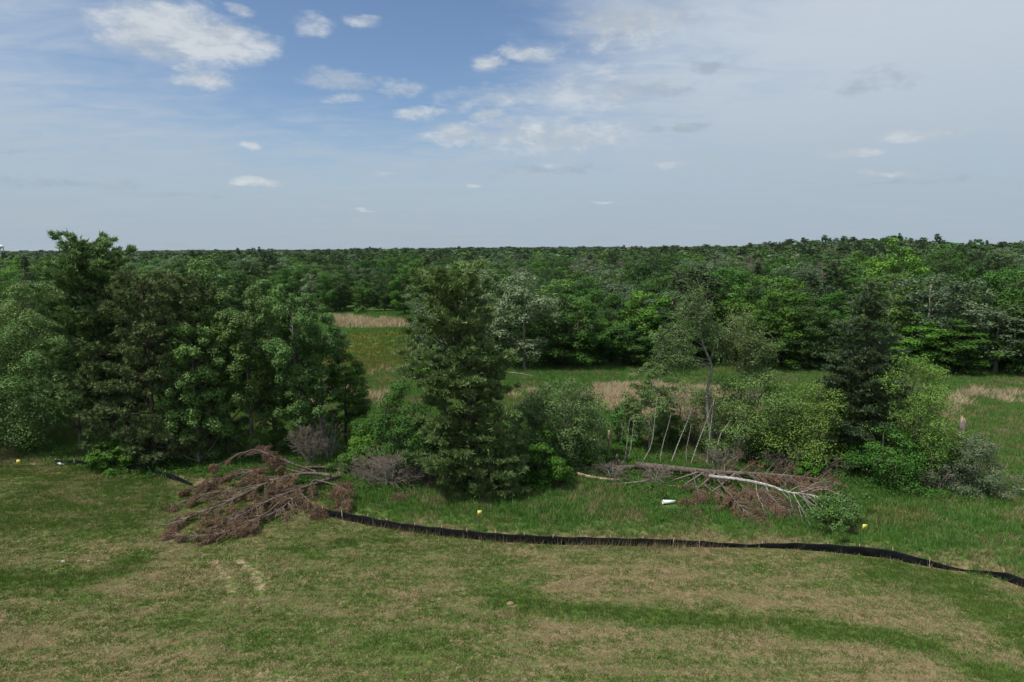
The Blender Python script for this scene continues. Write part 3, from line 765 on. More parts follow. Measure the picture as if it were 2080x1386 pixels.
    add_tree('young_pine', 'young pine with layered boughs in front of the central pine', 'pine tree', 1006, 1008, 868, None,
             lambda H, Rr: gen_conifer(42, H, interp([0, .15, .5, .8, 1], [2.3, 2.9, 2.5, 1.6, .4]), interp([0, 1], [.0, .4]), .08, .75, 6,
                                       'needle_white', 'bark_brown', .32, .085, 44, miss=.1, tri_cap=34000, pw=.38, start=.35))
    add_tree('birch_shrub', 'yellow-green birch clump right of the central pine', 'shrub', 1142, 950, 766, 72, broad(28, .06, 'oval', 90, 13500, .22, 'leaf_birch', 'bark_grey', stems=6, limbs=.6))
    add_tree('leafy_shrub', 'bright green shrub close to the right side of the central pine', 'shrub', 1100, 986, 874, 46, broad(29, .02, 'bush', 50, 8500, .22, 'leaf_bright', 'bark_grey', stems=5))
    add_tree('young_spruce', 'small dark spruce between the birch clump and the lying log', 'spruce tree', 1165, 945, 845, None,
             lambda H, Rr: gen_conifer(43, H, interp([0, .3, 1], [2.3, 1.9, .2]), interp([0, 1], [0, .4]), .06, .4, 6, 'needle_spruce', 'bark_brown', .26, .08, 30, mode='spruce', miss=.1, tri_cap=15000))
    for sd, px, base, top, hw, lm, lab in ((81, 1206, 938, 812, 40, 'leaf_birch', 'thin birch bush at the right side of the birch clump'), (82, 1082, 950, 800, 40, 'leaf_birch', 'birch bush half hidden behind the central pine'),
                                           (83, 1268, 905, 815, 34, 'leaf_maple', 'green bush left of the slim white-stemmed birch'), (84, 1462, 905, 785, 46, 'leaf_birch', 'light birch bush around the foot of the crooked birch'),
                                           (85, 1585, 938, 800, 50, 'leaf_birch', 'birch bush between the thicket and the olive shrub'), (86, 1362, 902, 835, 28, 'leaf_maple', 'low leafy bush behind the pale leaning stems'),
                                           (87, 1180, 952, 905, 40, 'leaf_maple', 'low green bush in front of the small spruce')):
        add_tree('birch_bush' if lm == 'leaf_birch' else 'leafy_bush', lab, 'shrub', px, base, top, hw, broad(sd, .05, 'oval', 45, 4600, .22, lm, 'bark_pale', stems=5, limbs=.6, lobes=.35))
    # birches behind the lying log
    add_tree('birch_tree', 'slim birch with a white stem and a dense low crown behind the log', 'birch tree', 1318, 915, 738, 48,
             broad(30, .18, 'oval', 130, 12500, .21, 'leaf_birch', 'bark_birch', lean=(.3, 0), limbs=.35, tr=.09, rc=(.16, .30)), BELT)
    sculpt('birch_tree', 'tall birch with a crooked pale trunk and thin windblown crown', [(1452, 938), (1440, 860), (1436, 800), (1446, 752), (1440, 728), (1428, 700), (1422, 665), (1417, 630), (1410, 602)], .17,
           [(1412, 615, 40, 22), (1400, 650, 45, 24), (1440, 660, 40, 18), (1365, 720, 38, 26), (1350, 690, 26, 10), (1390, 735, 30, 14), (1465, 700, 30, 10)], 11500, 51)
    sculpt('birch_tree', 'windblown birch with bare branch tips right of the crooked birch', [(1488, 935), (1496, 880), (1504, 820), (1506, 770), (1512, 730), (1516, 695), (1514, 665)], .13,
           [(1512, 680, 42, 24), (1545, 705, 34, 18), (1490, 715, 34, 16), (1530, 735, 38, 18), (1478, 690, 22, 8)], 9500, 52)
    add_tree('birch_shrub', 'dense birch thicket below the crooked birch', 'birch tree', 1520, 938, 742, 74, broad(53, .08, 'oval', 110, 17500, .21, 'leaf_aspen', 'bark_pale', stems=7, limbs=.5, lobes=.35), BELT)
    add_tree('birch_shrub', 'light birch bush over the dry reeds behind the log', 'birch tree', 1405, 900, 772, 50, broad(54, .12, 'oval', 60, 5200, .2, 'leaf_birch', 'bark_pale', stems=5, limbs=.7, lobes=.4))
    add_tree('leafy_shrub', 'rounded olive shrub left of the dark spruce', 'shrub', 1640, 950, 772, 88, broad(55, .03, 'dome', 110, 18000, .22, 'leaf_willow', 'bark_grey', stems=7, lobes=.3))
    add_tree('leafy_shrub', 'low bright bush at the tip of the lying pine', 'shrub', 1635, 975, 925, 36, broad(56, .02, 'bush', 26, 3600, .22, 'leaf_bright', 'bark_grey', stems=4))
    add_tree('leafy_shrub', 'green undergrowth bush behind the middle of the lying pine', 'shrub', 1560, 950, 880, 46, broad(57, .02, 'bush', 36, 4600, .22, 'leaf_maple', 'bark_grey', stems=4))
    add_tree('spruce_tree', 'tall dark spruce with a narrow top on the right', 'spruce tree', 1742, 955, 562, None,
             lambda H, Rr: gen_conifer(44, H, interp([0, .2, .4, .6, .75, .9, 1], [3.4, 4.0, 3.9, 3.3, 2.5, 1.3, .3]), interp([0, .5, 1], [-.12, 0, .35]), .06, .52, 6,
                                       'needle_spruce', 'bark_brown', .34, .11, 40, mode='spruce', miss=.12, tri_cap=80000, pw=.26), BELT)
    add_tree('willow_tree', 'bright yellow-green willow right of the dark spruce', 'willow tree', 1838, 968, 718, 70, broad(58, .04, 'oval', 120, 19000, .24, 'leaf_willow', 'bark_grey', stems=6, lobes=.3, asp=.45), BELT)
    add_tree('leafy_shrub', 'dark green shrub at the foot of the bright willow', 'shrub', 1800, 985, 866, 62, broad(59, .02, 'bush', 70, 10500, .22, 'leaf_maple', 'bark_grey', stems=6))
    add_tree('leafy_shrub', 'small green shrub between the willow and the broken stump', 'shrub', 1888, 985, 880, 36, broad(60, .02, 'dome', 36, 4600, .2, 'leaf_maple', 'bark_grey', stems=4))
    add_tree('silvery_bush', 'silvery-leaved bush beside the tall broken stump', 'shrub', 1972, 1000, 880, 50, broad(61, .02, 'bush', 60, 9000, .22, 'leaf_silver', 'bark_grey', stems=6, asp=.4))
    # in the clearing
    add_tree('low_bush', 'low bright bush in the clearing left of the central pine', 'shrub', 872, 764, 738, 30, broad(62, .02, 'bush', 22, 1700, .4, 'leaf_bright', 'bark_grey', stems=4))
    add_tree('low_bush', 'small bush alone at the far edge of the golden meadow', 'shrub', 729, 637, 620, 12, broad(63, .02, 'bush', 10, 700, .5, 'leaf_bright', 'bark_grey', stems=3))
    add_tree('thin_sapling', 'thin young tree standing in the clearing left of the pine', 'tree', 841, 754, 700, 12, broad(64, .2, 'oval', 14, 500, .3, 'leaf_grey', 'bark_grey', limbs=.8))
tree_belt()

# ------------------------------------------------------------------ woodland beyond the clearing
# (kind) -> list of (trunk mesh, crown mesh, native height, native half-width)
def forest_kinds():
    K = {}
    def add(kind, H, Rr, pair): K.setdefault(kind, []).append((pair[0], pair[1], H, Rr))
    kw = dict(limbs=.22, rc=(.20, .38), lobes=.30)
    for s in range(3): add('maple', 14, 3.6, gen_broad(101 + s, 14, 3.6, .08, ('oval', 'dome', 'oval')[s], 70, 11000, .30, 'leaf_maple', 'bark_brown', flat=.72, **kw))
    for s in range(2): add('bright', 13, 3.7, gen_broad(111 + s, 13, 3.7, .06, 'dome', 70, 11000, .30, 'leaf_bright', 'bark_brown', flat=.72, **kw))
    for s in range(2): add('dark', 14, 3.6, gen_broad(121 + s, 14, 3.6, .08, 'oval', 70, 10000, .30, 'leaf_dark', 'bark_brown', flat=.75, **kw))
    for s in range(2): add('grey', 15, 3.1, gen_broad(131 + s, 15, 3.1, .20, 'oval', 70, 7600, .29, 'leaf_grey', 'bark_pale', flat=.9, **kw))
    for s in range(2): add('silver', 15, 3.2, gen_broad(141 + s, 15, 3.2, .10, ('oval', 'column')[s], 70, 8600, .29, 'leaf_silver', 'bark_grey', flat=.9, **kw))
    for s in range(2): add('aspen', 15, 3.0, gen_broad(151 + s, 15, 3.0, .16, 'oval', 70, 8600, .29, 'leaf_aspen', 'bark_grey', flat=.9, **kw))
    for s in range(2): add('pine', 17, 3.4, gen_conifer(161 + s, 17, interp([0, .4, .7, .9, 1], [3.0, 3.4, 2.9, 1.6, .4]), interp([0, .6, 1], [.05, .3, .9]), .2, .9, 5, 'needle_far', 'bark_brown', .55, .16, 9, tri_cap=9000))
    add('spruce', 16, 2.4, gen_conifer(171, 16, interp([0, .5, 1], [2.6, 1.8, .2]), interp([0, 1], [-.1, .3]), .05, .6, 6, 'needle_spruce', 'bark_brown', .5, .15, 9, mode='spruce', tri_cap=9000))
    for s in range(2): add('bare', 13, 3.0, gen_bare(181 + s, 13, 3.6, 30, 9, 4, 'bark_grey', 'twig_grey', tr=.16, tw_r=3.0))
    return K
KINDS = forest_kinds()
DESC = {'maple': ('maple_tree', 'broad-crowned green tree'), 'bright': ('leafy_tree', 'bright round-crowned tree'), 'dark': ('oak_tree', 'dark leafy tree'),
        'grey': ('poplar_tree', 'grey-green thin-crowned poplar'), 'silver': ('silver_poplar', 'pale silvery-leaved poplar'), 'aspen': ('aspen_tree', 'light green aspen'),
        'pine': ('pine_tree', 'dark pine'), 'spruce': ('spruce_tree', 'pointed dark spruce'), 'bare': ('bare_tree', 'leafless grey-brown tree')}
CATS = {'pine': 'pine tree', 'spruce': 'spruce tree'}
TREES = []          # (x, y, z, kind, variant, sx, sz, rz, label)
PLACED = []
_r = random.Random(7)
def forest_tree(kind, x, y, H, hw, label, group, var=None):
    v = _r.randrange(len(KINDS[kind])) if var is None else var
    tm, cm, H0, R0 = KINDS[kind][v]
    nm = DESC[kind][0]
    o = thing(nm, label, CATS.get(kind, 'tree'), (x, y, gz1(x, y) - 0.05), group, _r.random() * 6.28)
    sx = hw / R0; sz = H / H0
    o.scale = (sx, sx, sz)
    part('trunk', tm, o)
    part('twigs' if kind == 'bare' else 'crown', cm, o, stuff=kind == 'bare')
    PLACED.append((x, y, hw))

EDGE = [  # px, base row, top row, half-width px, kind, label
    (1066, 752, 556, 56, 'silver', 'pale silver poplar at the wood edge just right of the central pine'),
    (1172, 750, 590, 50, 'maple', 'green tree at the wood edge behind the birch clump'),
    (1118, 735, 575, 40, 'dark', 'dark tree squeezed between the silver poplar and its green neighbour'),
    (1240, 738, 612, 40, 'dark', 'shadowy low tree in the notch of the wood edge'),
    (1312, 742, 578, 62, 'bright', 'broad bright green tree at the wood edge left of the crooked birch'),
    (1255, 715, 560, 46, 'grey', 'grey-green poplar behind the notch of the wood edge'),
    (1385, 745, 640, 44, 'maple', 'low green tree behind the crooked birch'),
    (1455, 690, 512, 30, 'silver', 'tall pointed silvery poplar standing above the wood'),
    (1500, 735, 585, 52, 'bright', 'bright green tree behind the windblown birch'),
    (1585, 748, 572, 56, 'bright', 'round bright green tree at the wood edge left of the dark spruce'),
    (1650, 752, 598, 44, 'dark', 'dark slender tree at the wood edge beside the dark spruce'),
    (1690, 742, 580, 44, 'maple', 'green tree half hidden by the dark spruce'),
    (1800, 748, 555, 46, 'aspen', 'aspen rising behind the bright willow'),
    (1880, 752, 540, 50, 'grey', 'thin-crowned grey poplar with a pale trunk above the willow'),
    (1960, 752, 568, 48, 'silver', 'windblown silvery poplar at the right wood edge'),
    (1850, 756, 640, 56, 'bright', 'low spreading green tree at the wood edge behind the willow'),
    (1930, 758, 650, 56, 'maple', 'low dark-based tree at the right wood edge'),
    (2020, 757, 610, 56, 'grey', 'grey leaning poplar near the right edge of the photo'),
    (2075, 758, 570, 52, 'maple', 'green tree at the right edge of the photo'),
    (2140, 760, 590, 60, 'bright', 'tree just at the right end of the wood edge'),
    (1790, 690, 487, 62, 'bright', 'big dome-crowned bright tree on the skyline at the right'),
    (876, 748, 596, 40, 'grey', 'grey-green willow-like tree with pale stems left of the central pine'),
    (848, 718, 600, 34, 'maple', 'green tree at the meadow edge left of the central pine'),
    (690, 634, 566, 20, 'dark', 'dark tree at the far meadow edge, leftmost of the row'),
    (736, 633, 568, 23, 'maple', 'rounded green tree at the far end of the golden meadow'),
    (630, 634, 556, 19, 'silver', 'pale tree beyond the left stand at the far meadow edge'),
    (782, 632, 548, 22, 'dark', 'dark tree behind the rounded one at the far meadow edge'),
    (822, 640, 528, 28, 'maple', 'tall green tree at the right end of the far meadow edge'),
    (660, 636, 545, 22, 'maple', 'green tree at the far meadow edge behind the poplar tops'),
    (870, 640, 520, 26, 'spruce', 'bluish spruce above the far meadow edge'),
    (2050, 740, 525, 50, 'maple', 'round olive tree high at the right edge of the photo'),
    (2010, 720, 520, 44, 'pine', 'dark pine mass below the skyline near the right edge'),
    (60, 640, 520, 22, 'spruce', 'blue-grey spruce left of the tallest pine'),
]
_ord = ['first', 'second', 'third', 'fourth', 'fifth', 'sixth', 'seventh', 'eighth']
for k, px in enumerate((1030, 1098, 1146, 1208, 1276, 1350, 1420)):
    EDGE.append((px, 743 + (k % 3) * 2, 628 + (k * 37) % 26, 44, ('dark', 'maple', 'dark', 'maple')[k % 4], f'low leafy tree filling the wood edge behind the dry reeds, {_ord[k]} from left'))
for k, px in enumerate((1545, 1622, 1728, 1768, 1822, 1900, 1985, 2050)):
    EDGE.append((px, 750 + (k % 3) * 2, 632 + (k * 41) % 28, 46, ('maple', 'dark', 'dark', 'maple')[k % 4], f'low leafy tree filling the right wood edge, {_ord[k]} from left'))
for (px, base, top, hw, kind, lab) in EDGE:
    p, H, rr = place(px, base, top, hw)
    forest_tree(kind, p[0], p[1], H, rr, lab, 'trees along the wood edge')

def forest_edge(px):       # pixel row of the wood's front edge
    return np.interp(px, [-800, 0, 640, 690, 830, 850, 880, 940, 1040, 1200, 1250, 1340, 1600, 2080, 2900], [640, 640, 634, 632, 634, 650, 735, 742, 746, 742, 730, 738, 748, 754, 765])

def scatter_forest():
    rng = np.random.default_rng(5)
    pts = []
    # candidate positions on a jittered grid, coarser with distance
    for (d0, d1, sp) in ((95, 330, 8.3), (330, 700, 9.6), (700, 1300, 11.0), (1300, 3400, 22.0)):
        xs = np.arange(-0.95 * d1, 0.95 * d1, sp); ys = np.arange(60, d1, sp)
        gx, gy = np.meshgrid(xs, ys); gx = gx + rng.uniform(-.42, .42, gx.shape) * sp; gy = gy + rng.uniform(-.42, .42, gy.shape) * sp
        D = np.hypot(gx, gy); az = gx / np.maximum(gy, 1)
        k = (D >= d0) & (D < d1) & (np.abs(az) < 0.92)
        pts.append(np.stack([gx[k], gy[k]], -1))
    P = np.concatenate(pts); x, y = P.T
    px, py = project(x, y, np.zeros_like(x))
    k = py < forest_edge(px) - 1.5
    P = P[k]; x, y = P.T
    pl = np.array(PLACED)
    ok = np.ones(len(P), bool)
    for (a, b, hw) in pl: ok &= np.hypot(x - a, y - b) > max(hw * 0.95, 2.6)
    P = P[ok]; x, y = P.T
    px, py = project(x, y, np.zeros_like(x)); D = np.hypot(x, y)
    n = len(P)
    kinds = ['maple', 'bright', 'dark', 'grey', 'silver', 'aspen', 'pine', 'spruce', 'bare']
    nz = fbm(x / 34, y / 34, 77, 3); nz2 = fbm(x / 60, y / 60, 91, 3)
    w = np.tile(np.array([.30, .10, .29, .08, .05, .08, .06, .01, .03]), (n, 1))
    w[:, 6] *= np.where(nz2 > .58, 5, .7); w[:, 3] *= np.where(nz > .55, 2.5, .8); w[:, 4] *= np.where(nz > .55, 2.2, .6)
    right = (px > 1150) & (px < 1760) & (py > 540) & (py < 660) & (D < 700)
    w[:, 8] *= np.where(right & (nz < .54), 40, 1)
    w[:, 6] *= np.where(D > 500, 1.8, 1); w[:, 1] *= np.where(D > 500, .5, 1)
    w /= w.sum(1, keepdims=True)
    ki = (rng.random(n)[:, None] > np.cumsum(w, 1)).sum(1).clip(0, 8)
    H = np.clip(13.3 + 2.1 * rng.normal(size=n) + 5.0 * (nz2 - .5), 8.0, 18.5)
    H += np.where(ki == 6, 1.5, 0)
    H = np.where(D < 160, H * .96, H)
    H += np.clip((D - 400) / 800, 0, 1) * (1.6 + 1.6 * rng.normal(size=n) * (rng.random(n) < .3))
    hw = np.clip(4.5 + 1.1 * rng.normal(size=n), 2.4, 7.2)
    hw = np.where(D < 150, hw * 1.12, hw); hw = np.where(D > 330, hw * 1.12, hw); hw = np.where(D > 700, hw * 1.5, hw); hw = np.where(D > 1300, hw * 2.6, hw)
    inview = (px > -40) & (px < PW + 40)
    order = np.argsort(np.where(inview, D, 1e9))
    n_ind = 300 - len(EDGE)
    ind = order[:n_ind]; rest = np.setdiff1d(np.arange(n), ind)
    marks = [(-100, 140, 'left of the belt'), (140, 420, 'behind the tallest pine'), (420, 640, 'behind the left poplar row'), (640, 850, 'beyond the golden meadow'),
             (850, 1060, 'behind the central pine'), (1060, 1230, 'above the birch clump'), (1230, 1400, 'above the dry reeds'), (1400, 1560, 'behind the crooked birch'),
             (1560, 1700, 'above the olive shrub'), (1700, 1800, 'behind the dark spruce'), (1800, 1930, 'above the bright willow'), (1930, 2200, 'above the silvery bush')]
    seen = {}
    rowd = D - np.array([np.linalg.norm(at_z(float(a), float(forest_edge(a)))[:2]) for a in np.clip(px, -200, 2300)])
    rows_ = [(6, 'in the front row'), (13, 'in the second row'), (20, 'in the third row'), (28, 'in the fourth row'), (40, 'in the fifth row'), (1e9, 'deep in the wood')]
    labs = {}
    for i in ind:
        kd = kinds[ki[i]]
        mk = next((m[2] for m in marks if m[0] <= px[i] < m[1]), 'at the side')
        row = next(r for lim, r in rows_ if rowd[i] < lim)
        sz = 'tall ' if H[i] > 15.2 else 'short ' if H[i] < 12.6 else ''
        labs.setdefault((f'{sz}{DESC[kd][1]} {row} {mk}', mk), []).append(i)
    ords = ['leftmost', 'second from left', 'third from left', 'fourth from left', 'fifth from left', 'sixth from left', 'seventh from left', 'eighth from left']
    for (lab, mk), ids in labs.items():
        ids.sort(key=lambda q: px[q])
        for j, i in enumerate(ids):
            l2 = lab if len(ids) == 1 else f'{lab}, ' + ('rightmost' if j == len(ids) - 1 else ords[min(j, 7)])
            forest_tree(kinds[ki[i]], x[i], y[i], H[i], hw[i], l2, 'woodland trees ' + mk)
    return x[rest], y[rest], H[rest], hw[rest], ki[rest], kinds, D[rest], rng
FOREST_REST = scatter_forest()

# ------------------------------------------------------------------ instancer for things nobody could count
def scatter(name, label, cat, P, rz, sxy, sz, pick, protos):
    """one 'stuff' object: the prototypes instanced on points by geometry nodes"""
    n = len(P)
    me = bpy.data.meshes.new(name + '_points')
    me.vertices.add(n); me.vertices.foreach_set('co', np.ascontiguousarray(P, dtype=np.float32).ravel())
    for nm, typ, v in (('rz', 'FLOAT', rz), ('sxy', 'FLOAT', sxy), ('szz', 'FLOAT', sz)):
        a = me.attributes.new(nm, typ, 'POINT'); a.data.foreach_set('value', np.asarray(np.broadcast_to(v, n), np.float32))
    a = me.attributes.new('pick', 'INT', 'POINT'); a.data.foreach_set('value', np.asarray(pick, np.int32))
    me.update()
    ng = bpy.data.node_groups.new(name + '_scatter', 'GeometryNodeTree')
    ng.interface.new_socket('Geometry', in_out='INPUT', socket_type='NodeSocketGeometry')
    ng.interface.new_socket('Geometry', in_out='OUTPUT', socket_type='NodeSocketGeometry')
    N, Lk = ng.nodes, ng.links
    gi = N.new('NodeGroupInput'); go = N.new('NodeGroupOutput'); jn = N.new('GeometryNodeJoinGeometry')
    def at(nm, t):
        q = N.new('GeometryNodeInputNamedAttribute'); q.data_type = t; q.inputs[0].default_value = nm; return q.outputs[0]
    cr = N.new('ShaderNodeCombineXYZ'); Lk.new(at('rz', 'FLOAT'), cr.inputs[2])
    cs = N.new('ShaderNodeCombineXYZ'); s_ = at('sxy', 'FLOAT'); Lk.new(s_, cs.inputs[0]); Lk.new(s_, cs.inputs[1]); Lk.new(at('szz', 'FLOAT'), cs.inputs[2])
    pk = at('pick', 'INT')
    for i, me_p in enumerate(protos):
        ob = bpy.data.objects.new(name + '_model', me_p)
        oi = N.new('GeometryNodeObjectInfo'); oi.inputs['Object'].default_value = ob; oi.inputs['As Instance'].default_value = True
        cmp_ = N.new('FunctionNodeCompare'); cmp_.data_type = 'INT'; cmp_.operation = 'EQUAL'
        Lk.new(pk, cmp_.inputs[2]); cmp_.inputs[3].default_value = i
        ip = N.new('GeometryNodeInstanceOnPoints')
        Lk.new(gi.outputs[0], ip.inputs['Points']); Lk.new(cmp_.outputs[0], ip.inputs['Selection'])
        Lk.new(oi.outputs['Geometry'], ip.inputs['Instance']); Lk.new(cr.outputs[0], ip.inputs['Rotation']); Lk.new(cs.outputs[0], ip.inputs['Scale'])
        Lk.new(ip.outputs[0], jn.inputs[0])
    Lk.new(jn.outputs[0], go.inputs[0])
    o = link(bpy.data.objects.new(name, me)); md = o.modifiers.new('scatter', 'NODES'); md.node_group = ng
    o['kind'] = 'stuff'; o['label'] = label; o['category'] = cat
    return o

def far_forest():
    x, y, H, hw, ki, kinds, D, rng = FOREST_REST
    protos = []; pick = np.zeros(len(x), int); h0 = np.ones(len(x)); r0 = np.ones(len(x))
    # low-detail crowns beyond 400 m
    LOW = {}
    lows = {'maple': ('leaf_maple', 'oval'), 'bright': ('leaf_bright', 'dome'), 'dark': ('leaf_dark', 'oval'), 'grey': ('leaf_grey', 'oval'), 'silver': ('leaf_silver', 'oval'), 'aspen': ('leaf_aspen', 'oval')}
    for kd, (lm, pf) in lows.items():
        LOW[kd] = [gen_broad(300 + len(LOW) * 3 + s, 14, 3.5, .3, pf, 34, 900, 1.05, lm, 'bark_brown', limbs=0)[1] for s in range(2)]
    LOW['pine'] = [gen_conifer(330, 14, interp([0, .5, .85, 1], [3.2, 3.4, 2.0, .4]), interp([0, 1], [.1, .8]), .35, 1.3, 5, 'needle_far', 'bark_brown', 1.2, .5, 3, tri_cap=1400, needles=5)[1]]
    LOW['spruce'] = LOW['pine']
    for i, kd in enumerate(kinds):
        near = [(k[1], k[2], k[3]) for k in KINDS[kd]]
        far = near if kd == 'bare' else [(m, 14, 3.5) for m in LOW.get(kd, LOW['grey'])]
        for lst, sel in ((near, (ki == i) & (D < 420)), (far, (ki == i) & (D >= 420))):
            if not sel.any(): continue
            ids = np.nonzero(sel)[0]; v = rng.integers(0, len(lst), len(ids))
            for k, (m, a, b) in enumerate(lst):
                q = ids[v == k]; pick[q] = len(protos); h0[q] = a; r0[q] = b; protos.append(m)
    P = np.stack([x, y, gz(x, y) - .05], -1)
    scatter('distant_woodland', 'unbroken green woodland stretching to the horizon', 'woodland', P, rng.random(len(x)) * 6.28, hw / r0, H / h0, pick, protos)
far_forest()

# ------------------------------------------------------------------ grasses
def tuft(seed, n, h, rad, w, leafm, spread=.6, lie=0.0):
    rng = np.random.default_rng(seed)
    a = rng.random(n) * 6.28; r = rad * np.sqrt(rng.random(n))
    B = np.stack([r * np.cos(a), r * np.sin(a), np.full(n, -.01)], -1)
    D = np.stack([np.cos(a) * spread * rng.random(n), np.sin(a) * spread * rng.random(n), np.full(n, 1 - lie)], -1) + rng.normal(size=(n, 3)) * .25 * np.array([1, 1, .2])
    V, T = spikes(B, D, h * rng.uniform(.5, 1.2, n), w, rng)
    return make_mesh('tuft', V, None, T, rng.random(n), leafm)
def herb_mesh(seed, n, h, rad, L, leafm):
    rng = np.random.default_rng(seed)
    C = rng.normal(size=(n, 3)) * np.array([rad, rad, h * .3]) * .6 + np.array([0, 0, h * .55]); C[:, 2] = np.abs(C[:, 2])
    V, Q, t = leaves(C, rng.normal(size=(n, 3)) * .6 + np.array([0, 0, 1]), L * rng.uniform(.6, 1.2, n), L * .6, rng, rng.random(n))
    return make_mesh('herb', V, Q, None, t, leafm)
def pts_in_view(n, d0, d1, rng, margin=.86):
    az = rng.uniform(-margin, margin, n); y = np.sqrt(rng.uniform(d0 ** 2, d1 ** 2, n)); return az * y, y

def grasses():
    rng = np.random.default_rng(9)
    # short turf of the lawn
    x, y = pts_in_view(230000, 25, 62, rng, .84)
    dry, lush, gold, reed, soil, lawn = masks(x, y)
    patch = fbm(x * .45, y * 1.5, 61, 3) - .5
    k = (lawn > .5) & (rng.random(len(x)) > soil * 1.1)
    x, y, dry, patch = x[k], y[k], dry[k], patch[k]
    straw = (rng.random(len(x)) < np.clip(dry + patch * 1.8, .04, .96))
    pick = np.where(straw, 2 + (rng.random(len(x)) < .5), (rng.random(len(x)) < .5).astype(int))
    protos = [tuft(1, 16, .10, .13, .026, 'grass_green', .9), tuft(2, 13, .13, .11, .024, 'grass_green', .7), tuft(3, 14, .11, .15, .022, 'grass_straw', 1.6, .45), tuft(4, 10, .15, .12, .02, 'grass_straw', 1.2, .3)]
    s = rng.uniform(.5, 1.2, len(x)) * np.where(rng.random(len(x)) < .04, 1.9, 1.0)
    scatter('lawn_grass', 'thin green and straw-coloured turf in the foreground', 'grass', np.stack([x, y, gz(x, y)], -1), rng.random(len(x)) * 6.28, s, s * np.where(dry < .3, 1.5, 1), pick, protos)
    # rank grass behind the fence and in the clearing
    x, y = pts_in_view(210000, 34, 125, rng, .86)
    dry, lush, gold, reed, soil, lawn = masks(x, y)
    px, py = project(x, y, np.zeros_like(x))
    k = (lawn < .5) & (py > forest_edge(px) - 6) & (rng.random(len(x)) > soil) & (rng.random(len(x)) < np.clip(1.25 - y / 150, .3, 1))
    x, y, dry, lush, gold, reed = (v[k] for v in (x, y, dry, lush, gold, reed))
    pc = at_z(1358, 1023); kk = ~((np.abs(x - pc[0]) < .75) & (y > pc[1] - 1.3) & (y < pc[1] + .5))
    x, y, dry, lush, gold, reed = (v[kk] for v in (x, y, dry, lush, gold, reed))
    u = rng.random(len(x)); pn = fbm(x / 2.2, y / 2.2, 44, 3) - .5
    pick = np.where(u < np.clip(dry + pn * 1.4, .02, .9), 2, np.where(rng.random(len(x)) < .5, 0, 1))
    pick = np.where(rng.random(len(x)) < gold, 3, pick); pick = np.where(rng.random(len(x)) < reed * 1.2, 4, pick)
    protos = [tuft(11, 22, .42, .28, .045, 'grass_lush', .6), tuft(12, 20, .34, .30, .05, 'grass_lush', .9), tuft(13, 16, .38, .24, .03, 'grass_straw', .7, .1), tuft(14, 20, .40, .30, .05, 'grass_gold', .7), tuft(15, 20, .75, .4, .05, 'reed_dry', .55)]
    s = rng.uniform(.6, 1.3, len(x)) * (.8 + .5 * lush)
    scatter('meadow_grass', 'rank green grass and dry reeds behind the fence and in the clearing', 'grass', np.stack([x, y, gz(x, y)], -1), rng.random(len(x)) * 6.28, s, s * rng.uniform(.7, 1.2, len(x)), pick, protos)
    # far meadow beyond the golden patch
    x, y = pts_in_view(26000, 125, 235, rng, .32)
    px, py = project(x, y, np.zeros_like(x)); dry, lush, gold, reed, soil, lawn = masks(x, y)
    k = (py > forest_edge(px) - 1) & (px > 560) & (px < 900)
    x, y, gold, reed, px, py = (v[k] for v in (x, y, gold, reed, px, py))
    pick = np.where(rng.random(len(x)) < reed * 1.2, 2, np.where(rng.random(len(x)) < gold, 1, 0))
    protos = [tuft(16, 14, .5, .6, .12, 'grass_lush', .8), tuft(17, 14, .45, .6, .12, 'grass_gold', .8), tuft(18, 14, 1.2, .6, .12, 'reed_dry', .5)]
    s = rng.uniform(.7, 1.3, len(x))
    scatter('far_meadow_grass', 'golden and green grass of the far meadow left of the central pine', 'grass', np.stack([x, y, gz(x, y)], -1), rng.random(len(x)) * 6.28, s, s, pick, protos)
    # leafy undergrowth along the belt
    lines = [[(110, 935), (300, 955), (420, 950), (560, 930), (680, 940), (860, 960)], [(700, 985), (820, 985)], [(1140, 945), (1250, 945), (1320, 960), (1500, 985), (1640, 960)], [(1280, 985), (1340, 1030), (1420, 1010)],
             [(1760, 985), (1880, 990), (1980, 1005)], [(0, 880), (60, 905), (110, 915)], [(640, 985), (560, 985)], [(820, 930), (1240, 930), (1740, 945)]]
    wd = [9, 10, 12, 15, 12, 9, 12, 14]; cn = [2600, 700, 2600, 500, 1300, 500, 500, 2600]
    Xs, Ys = [], []
    for l, w_, c in zip(lines, wd, cn):
        t = rng.random(c) * (len(l) - 1); i = np.minimum(t.astype(int), len(l) - 2); f = t - i; l = np.array(l, float)
        q = l[i] * (1 - f)[:, None] + l[i + 1] * f[:, None]; q[:, 1] += rng.normal(size=c) * w_; q[:, 0] += rng.normal(size=c) * 14
        for a, b in q:
            p = at_z(a, b); Xs.append(p[0]); Ys.append(p[1])
    x, y = np.array(Xs), np.array(Ys)
    pc = at_z(1358, 1023); kk = ~((np.abs(x - pc[0]) < .9) & (y > pc[1] - 1.5) & (y < pc[1] + .6)); x, y = x[kk], y[kk]
    protos = [herb_mesh(1, 34, .6, .35, .17, 'herb'), herb_mesh(2, 30, .45, .4, .15, 'herb'), herb_mesh(3, 30, .8, .35, .18, 'leaf_maple')]
    s = rng.uniform(.3, .95, len(x))
    scatter('undergrowth', 'leafy weeds and brambles at the foot of the tree belt', 'undergrowth', np.stack([x, y, gz(x, y)], -1), rng.random(len(x)) * 6.28, s, s, rng.integers(0, 3, len(x)), protos)
    # dry stalks standing along the fence
    t = np.concatenate([rng.uniform(700, 900, 120), rng.normal(1300, 90, 300), rng.uniform(660, 2080, 160), rng.normal(1000, 60, 90)])
    fr = fence_row(t); rows = fr + rng.normal(size=len(t)) * 4 + 1
